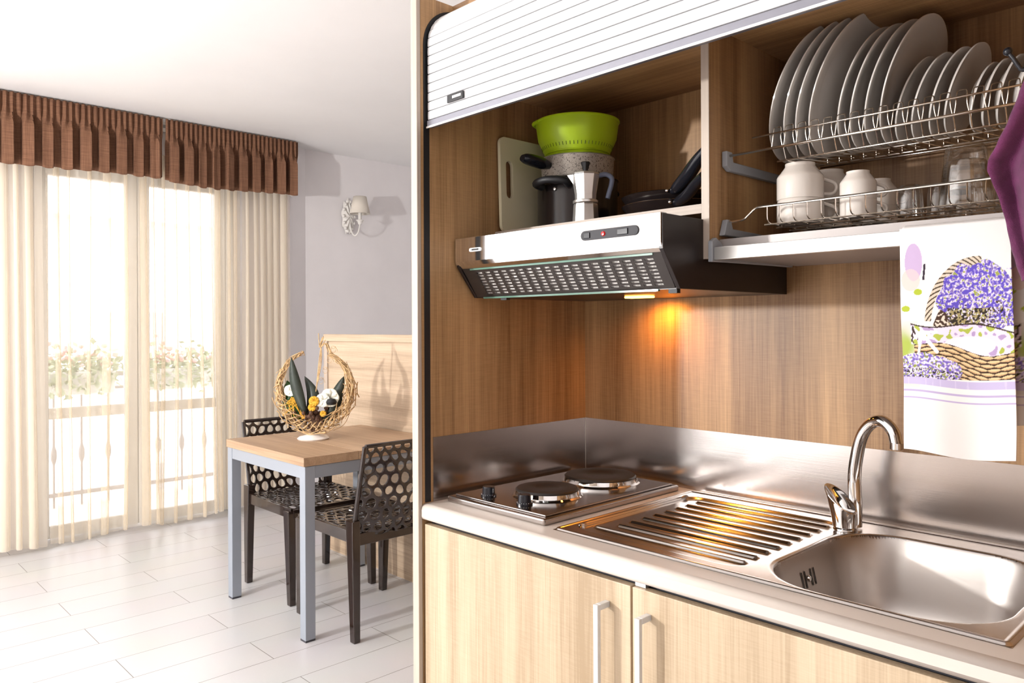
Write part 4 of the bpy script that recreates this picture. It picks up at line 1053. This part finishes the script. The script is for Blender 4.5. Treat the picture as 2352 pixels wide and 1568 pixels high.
# glasses (inverted)
def glass(name, label, x, y, z, R0, R1, h, grp, t=.0022, ribs=0):
    bm = B(); n = 48; pr = [(R0-t, 0), (R0, 0), (R0+(R1-R0)*.5, h*.5), (R1, h*.88), (R1-.004, h*.97), (R1-.012, h), (0, h), (0, h-.010), (R1-.014, h-.010), (R1-t-.002, h*.86), (R0+(R1-R0)*.5-t, h*.5), (R0-t, 0)]
    lathe(bm, pr, (x, y, z), n); bmesh.ops.remove_doubles(bm, verts=bm.verts, dist=.00001)
    if ribs:
        for v in bm.verts:
            d = Vector((v.co.x-x, v.co.y-y, 0)); rr0 = d.length
            if rr0 > R1*.93:
                a_ = math.atan2(d.y, d.x); f = 1+.022*math.cos(a_*ribs); v.co.x = x+d.x*f; v.co.y = y+d.y*f
    o = obj(name, bm, M['tumbler'], smooth=True, loc=(x, y, z)); return setp(o, label, 'glass', grp)
glass('small_glass', 'small clear glass upside down beside the espresso cups', .976, -.205, zc0, .0235, .0205, .056, 'small glasses in the lower rack')
glass('small_glass', 'small clear glass upside down just left of the tall tumblers', 1.012, -.165, zc0, .0205, .0180, .058, 'small glasses in the lower rack')
glass('small_glass', 'small clear glass upside down behind the tall tumblers', 1.035, -.115, zc0, .0205, .0180, .056, 'small glasses in the lower rack')
glass('tumbler', 'tall clear tumbler upside down, lower of the stacked pair', 1.072, -.215, zc0, .0440, .0345, .085, 'stacked clear tumblers', ribs=12)
glass('tumbler', 'tall clear tumbler upside down on top of the stacked pair', 1.072, -.215, zc0+.030, .0400, .0320, .083, 'stacked clear tumblers', t=.0026, ribs=12)
glass('tumbler', 'clear tumbler upside down, half hidden by the purple cloth', 1.128, -.12, zc0, .0370, .0300, .085, 'stacked clear tumblers', ribs=12)

# ================================================================ PRINTED TEA TOWEL
def hsh(a, b):
    v = math.sin(a*127.1+b*311.7)*43758.5453; return v-math.floor(v)
def smoothn(x, y, s=0): return noise.noise(Vector((x, y, s*7.3)))
PAPER = (.74, .715, .70)
def towel_color(u, v):
    """u 0..1 left-right, v 0 top .. 1 bottom"""
    c = PAPER
    def mix(a, b, t): return tuple(x+(y-x)*t for x, y in zip(a, b))
    if .42 < v < .72:      # green wash at left
        g = max(0, .16-u+.05*smoothn(u*8, v*14))*9; g = min(1, g)*sstep(.42, .52, v)*(1-sstep(.64, .72, v)); c = mix(c, (.42, .52, .04), g*.85)
    dx, dy = (u-.13)/.085, (v-.155)/.085         # butterfly wing
    if dx*dx+dy*dy < 1: c = mix(c, (.58, .42, .68), .75)
    dx, dy = (u-.10)/.09, (v-.235)/.05
    if dx*dx+dy*dy < 1: c = mix(c, (.90, .66, .60), .6)
    if abs((u-.215)-(.06-.6*(v-.17))*(.35)) < .010 and .165 < v < .235: c = (.05, .03, .06)
    for gx, gy in ((.17, .29), (.05, .365)):
        dx, dy = (u-gx)/.04, (v-gy)/.014
        if dx*dx+dy*dy < 1: c = (.50, .58, .08)
    # arched handle of the basket
    ex, ey = (u-.70)/.46, (v-.45)/.30; rr = math.hypot(ex, ey)
    if v < .42 and .90 < rr < 1.03 and u < .75:
        s = math.sin(math.atan2(ey, ex)*60+rr*90); c = (.10, .06, .03) if s > .45 else mix(PAPER, (.70, .55, .35), .5)
    # lavender bunch
    ex, ey = (u-.70)/.34, (v-.325)/.165; dd = ex*ex+ey*ey+.35*smoothn(u*7, v*14)
    if dd < 1 or (u > .85 and .20 < v < .44 and smoothn(u*9, v*20, 3) > -.2):
        n1 = smoothn(u*46, v*92, 1); n2 = smoothn(u*60+9, v*120, 2); n3 = smoothn(u*5, v*9, 4)
        if n1 > .12: c = (.17, .12, .55)
        elif n1 > -.02: c = (.42, .34, .72)
        elif n2 > .22: c = (.12, .08, .06) if v > .33 else (.30, .22, .50)
        elif n2 < -.28: c = (.42, .45, .12)
        else: c = (.78, .72, .84)
        if v > .36 and n3+n1 > .05 and ex*ex < .6: c = (.05, .035, .02) if n2 > -.1 else (.45, .38, .2)
    if .33 < v < .44 and .30 < u < .46 and (u-.30) > (.44-v)*.0+ .10*(.44-v)/.11 and dd > .9:
        c = (.10, .05, .03) if smoothn(u*50, v*110, 5) > -.15 else (.8, .7, .6)
    # cloth lining of the basket
    top = .415+.04*u+.018*math.sin(u*7); bot = .505+.055*u+.015*math.sin(u*9+1)
    if u > .09 and top < v < bot:
        c = (.84, .74, .84); n = smoothn(u*16, v*30, 6)
        if n > .22: c = (.52, .40, .62)
        elif n < -.30: c = (.48, .54, .12)
        if abs(v-top) < .006 or (u < .16 and smoothn(u*60, v*60, 8) > .1): c = (.08, .05, .04)
        if (u-.62)**2/.05+(v-.52)**2/.0018 < 1: c = (.90, .82, .86)
    # wicker
    if bot <= v < .665 and u > .12+.55*max(0, v-.60):
        row = (v-bot)/.0175; col = u*8.5+(.5 if int(row) % 2 else 0); fr = row-math.floor(row); fc = col-math.floor(col)
        w = .42*math.sin(PI*fc)**.6; c = (.80, .62, .38) if abs(fr-.5) < w else (.09, .05, .03)
        if abs(fr-.5) < w and fr > .5+w*.3: c = (.62, .42, .24)
    # ribbon bow
    for a, b, w_ in (((.20, .475), (.33, .55), .018), ((.14, .49), (.22, .47), .016), ((.22, .47), (.33, .465), .014), ((.20, .475), (.16, .56), .012)):
        px, py = u-a[0], (v-a[1])*2; qx, qy = b[0]-a[0], (b[1]-a[1])*2; t = max(0, min(1, (px*qx+py*qy)/(qx*qx+qy*qy)))
        if math.hypot(px-t*qx, py-t*qy) < w_: c = (.88, .84, .86)
    # front bunch of lavender
    ex, ey = (u-.22)/.32, (v-.625)/.065
    if ex*ex+ey*ey+.3*smoothn(u*9, v*18, 9) < 1:
        n1 = smoothn(u*52, v*100, 11); n2 = smoothn(u*60, v*120, 12)
        c = (.25, .18, .55) if n1 > .14 else (.52, .44, .74) if n1 > -.05 else (.80, .74, .84)
        if n2 < -.30: c = (.35, .38, .10)
        if v > .63 and n2 > .24: c = (.08, .07, .04)
    if .672 < v < .704: c = (.60, .54, .74) if smoothn(u*30, v*3, 14) > -.4 else (.66, .60, .78)
    if .727 < v < .735 or .760 < v < .767: c = (.56, .48, .68)
    return c
def towel_part(name, parent, x0, x1, z0, z1, y, nu, nv, seed, v0=0.0, v1=1.0, mirror=False, roll=0, zl=None):
    bm = B(); lay = bm.loops.layers.color.new('print') if False else None
    cols = []
    def fn(u, v):
        yy = y-.004*math.sin(u*5+seed)*(1-v)-.0015*math.sin(v*13+u*3)+.006*(1-v)*math.sin(u*9+seed*2)*.5
        zb_ = z0+((zl or 0)*(u))+.004*math.sin(u*6+seed)
        return (x0+(x1-x0)*u+.003*math.sin(v*4+seed), yy, zb_+(z1-zb_)*v)
    V = grid(bm, nu, nv, fn)
    for i in range(nu+1):
        for j in range(nv+1):
            u = i/nu; vv_ = v0+(v1-v0)*(1-j/nv); cc_ = towel_color(1-u if mirror else u, vv_); cols.append(cc_ if cc_ == PAPER else tuple(c_**1.25*.9 for c_ in cc_))
    o = obj(name, bm, M['print'], parent, smooth=True, recalc=False, solid=.0012)
    at = o.data.color_attributes.new('print', 'FLOAT_COLOR', 'POINT')
    at.data.foreach_set('color', np.array([(c[0], c[1], c[2], 1) for c in cols], dtype=np.float32).ravel())
    return o
tw = thing('tea_towel', 'white tea towel printed with a lavender basket, hung over the tray rail', 'tea towel', (1.09, -.36, 1.46))
towel_part('front_flap', tw, 1.019, 1.180, 1.089, 1.4590, -.3700, 190, 430, 1.0)
towel_part('back_flap', tw, 1.026, 1.200, 1.139, 1.4590, -.3370, 60, 150, 2.0, v0=.0, v1=.85, mirror=True)
bm = B(); nz_ = 10
grid(bm, 40, nz_, lambda u, v: (1.0195+.1605*u, -.370+.033*v, 1.459+.006*math.sin(PI*v)))
M['towel_white'] = pbr('plain_towel_cotton', PAPER, .9); obj('fold', bm, M['towel_white'], tw, smooth=True, solid=.0012)

# ================================================================ PURPLE CLOTH ON HOOK
hk = thing('coat_hook', 'black metal hook with ball tip holding the purple cloth', 'hook', (1.2, -.47, 1.66))
bm = B(); tube(bm, catmull([(1.2000, -.475, 1.680), (1.2055, -.474, 1.6705), (1.2110, -.472, 1.6600), (1.2190, -.470, 1.6540), (KX-.001, -.468, 1.656)], 6), .0032, 10); obj('hook_arm', bm, M['blackgloss'], hk, smooth=True)
bm = B(); bmesh.ops.create_icosphere(bm, subdivisions=3, radius=.0062, matrix=Matrix.Translation((1.1985, -.475, 1.683))); obj('ball_tip', bm, M['blackgloss'], hk, smooth=True)
bm = B()
left = [(1.655, 1.2235), (1.62, 1.212), (1.585, 1.200), (1.555, 1.186), (1.533, 1.1735), (1.521, 1.1715), (1.508, 1.1755), (1.475, 1.1845), (1.44, 1.193), (1.41, 1.199), (1.385, 1.206), (1.36, 1.214)]
def lx(z):
    for (za, xa), (zb_, xb) in zip(left, left[1:]):
        if za >= z >= zb_: t = (za-z)/(za-zb_); t = t*t*(3-2*t)*.4+t*.6; return xa+(xb-xa)*t
    return left[-1][1] if z < left[-1][0] else left[0][1]
def pf_(u, v):
    z = 1.655-.295*v; x0 = lx(z); w = KX-.003-x0; x = x0+w*u
    zz = min(1, v*1.6)
    y = -.470-.016*math.sin(u*PI*3.1+2.2*math.sin(v*2.5))*zz-.010*math.sin(u*6+v*6)*zz+.02*(abs(u-.5)*2)**4*zz
    return (x, y, z)
grid(bm, 60, 90, pf_)
setp(obj('purple_cloth', bm, M['purple'], smooth=True, solid=.006, recalc=False, loc=(1.21, -.47, 1.36)), 'purple microfibre cloth hanging in folds at the right edge', 'cloth')
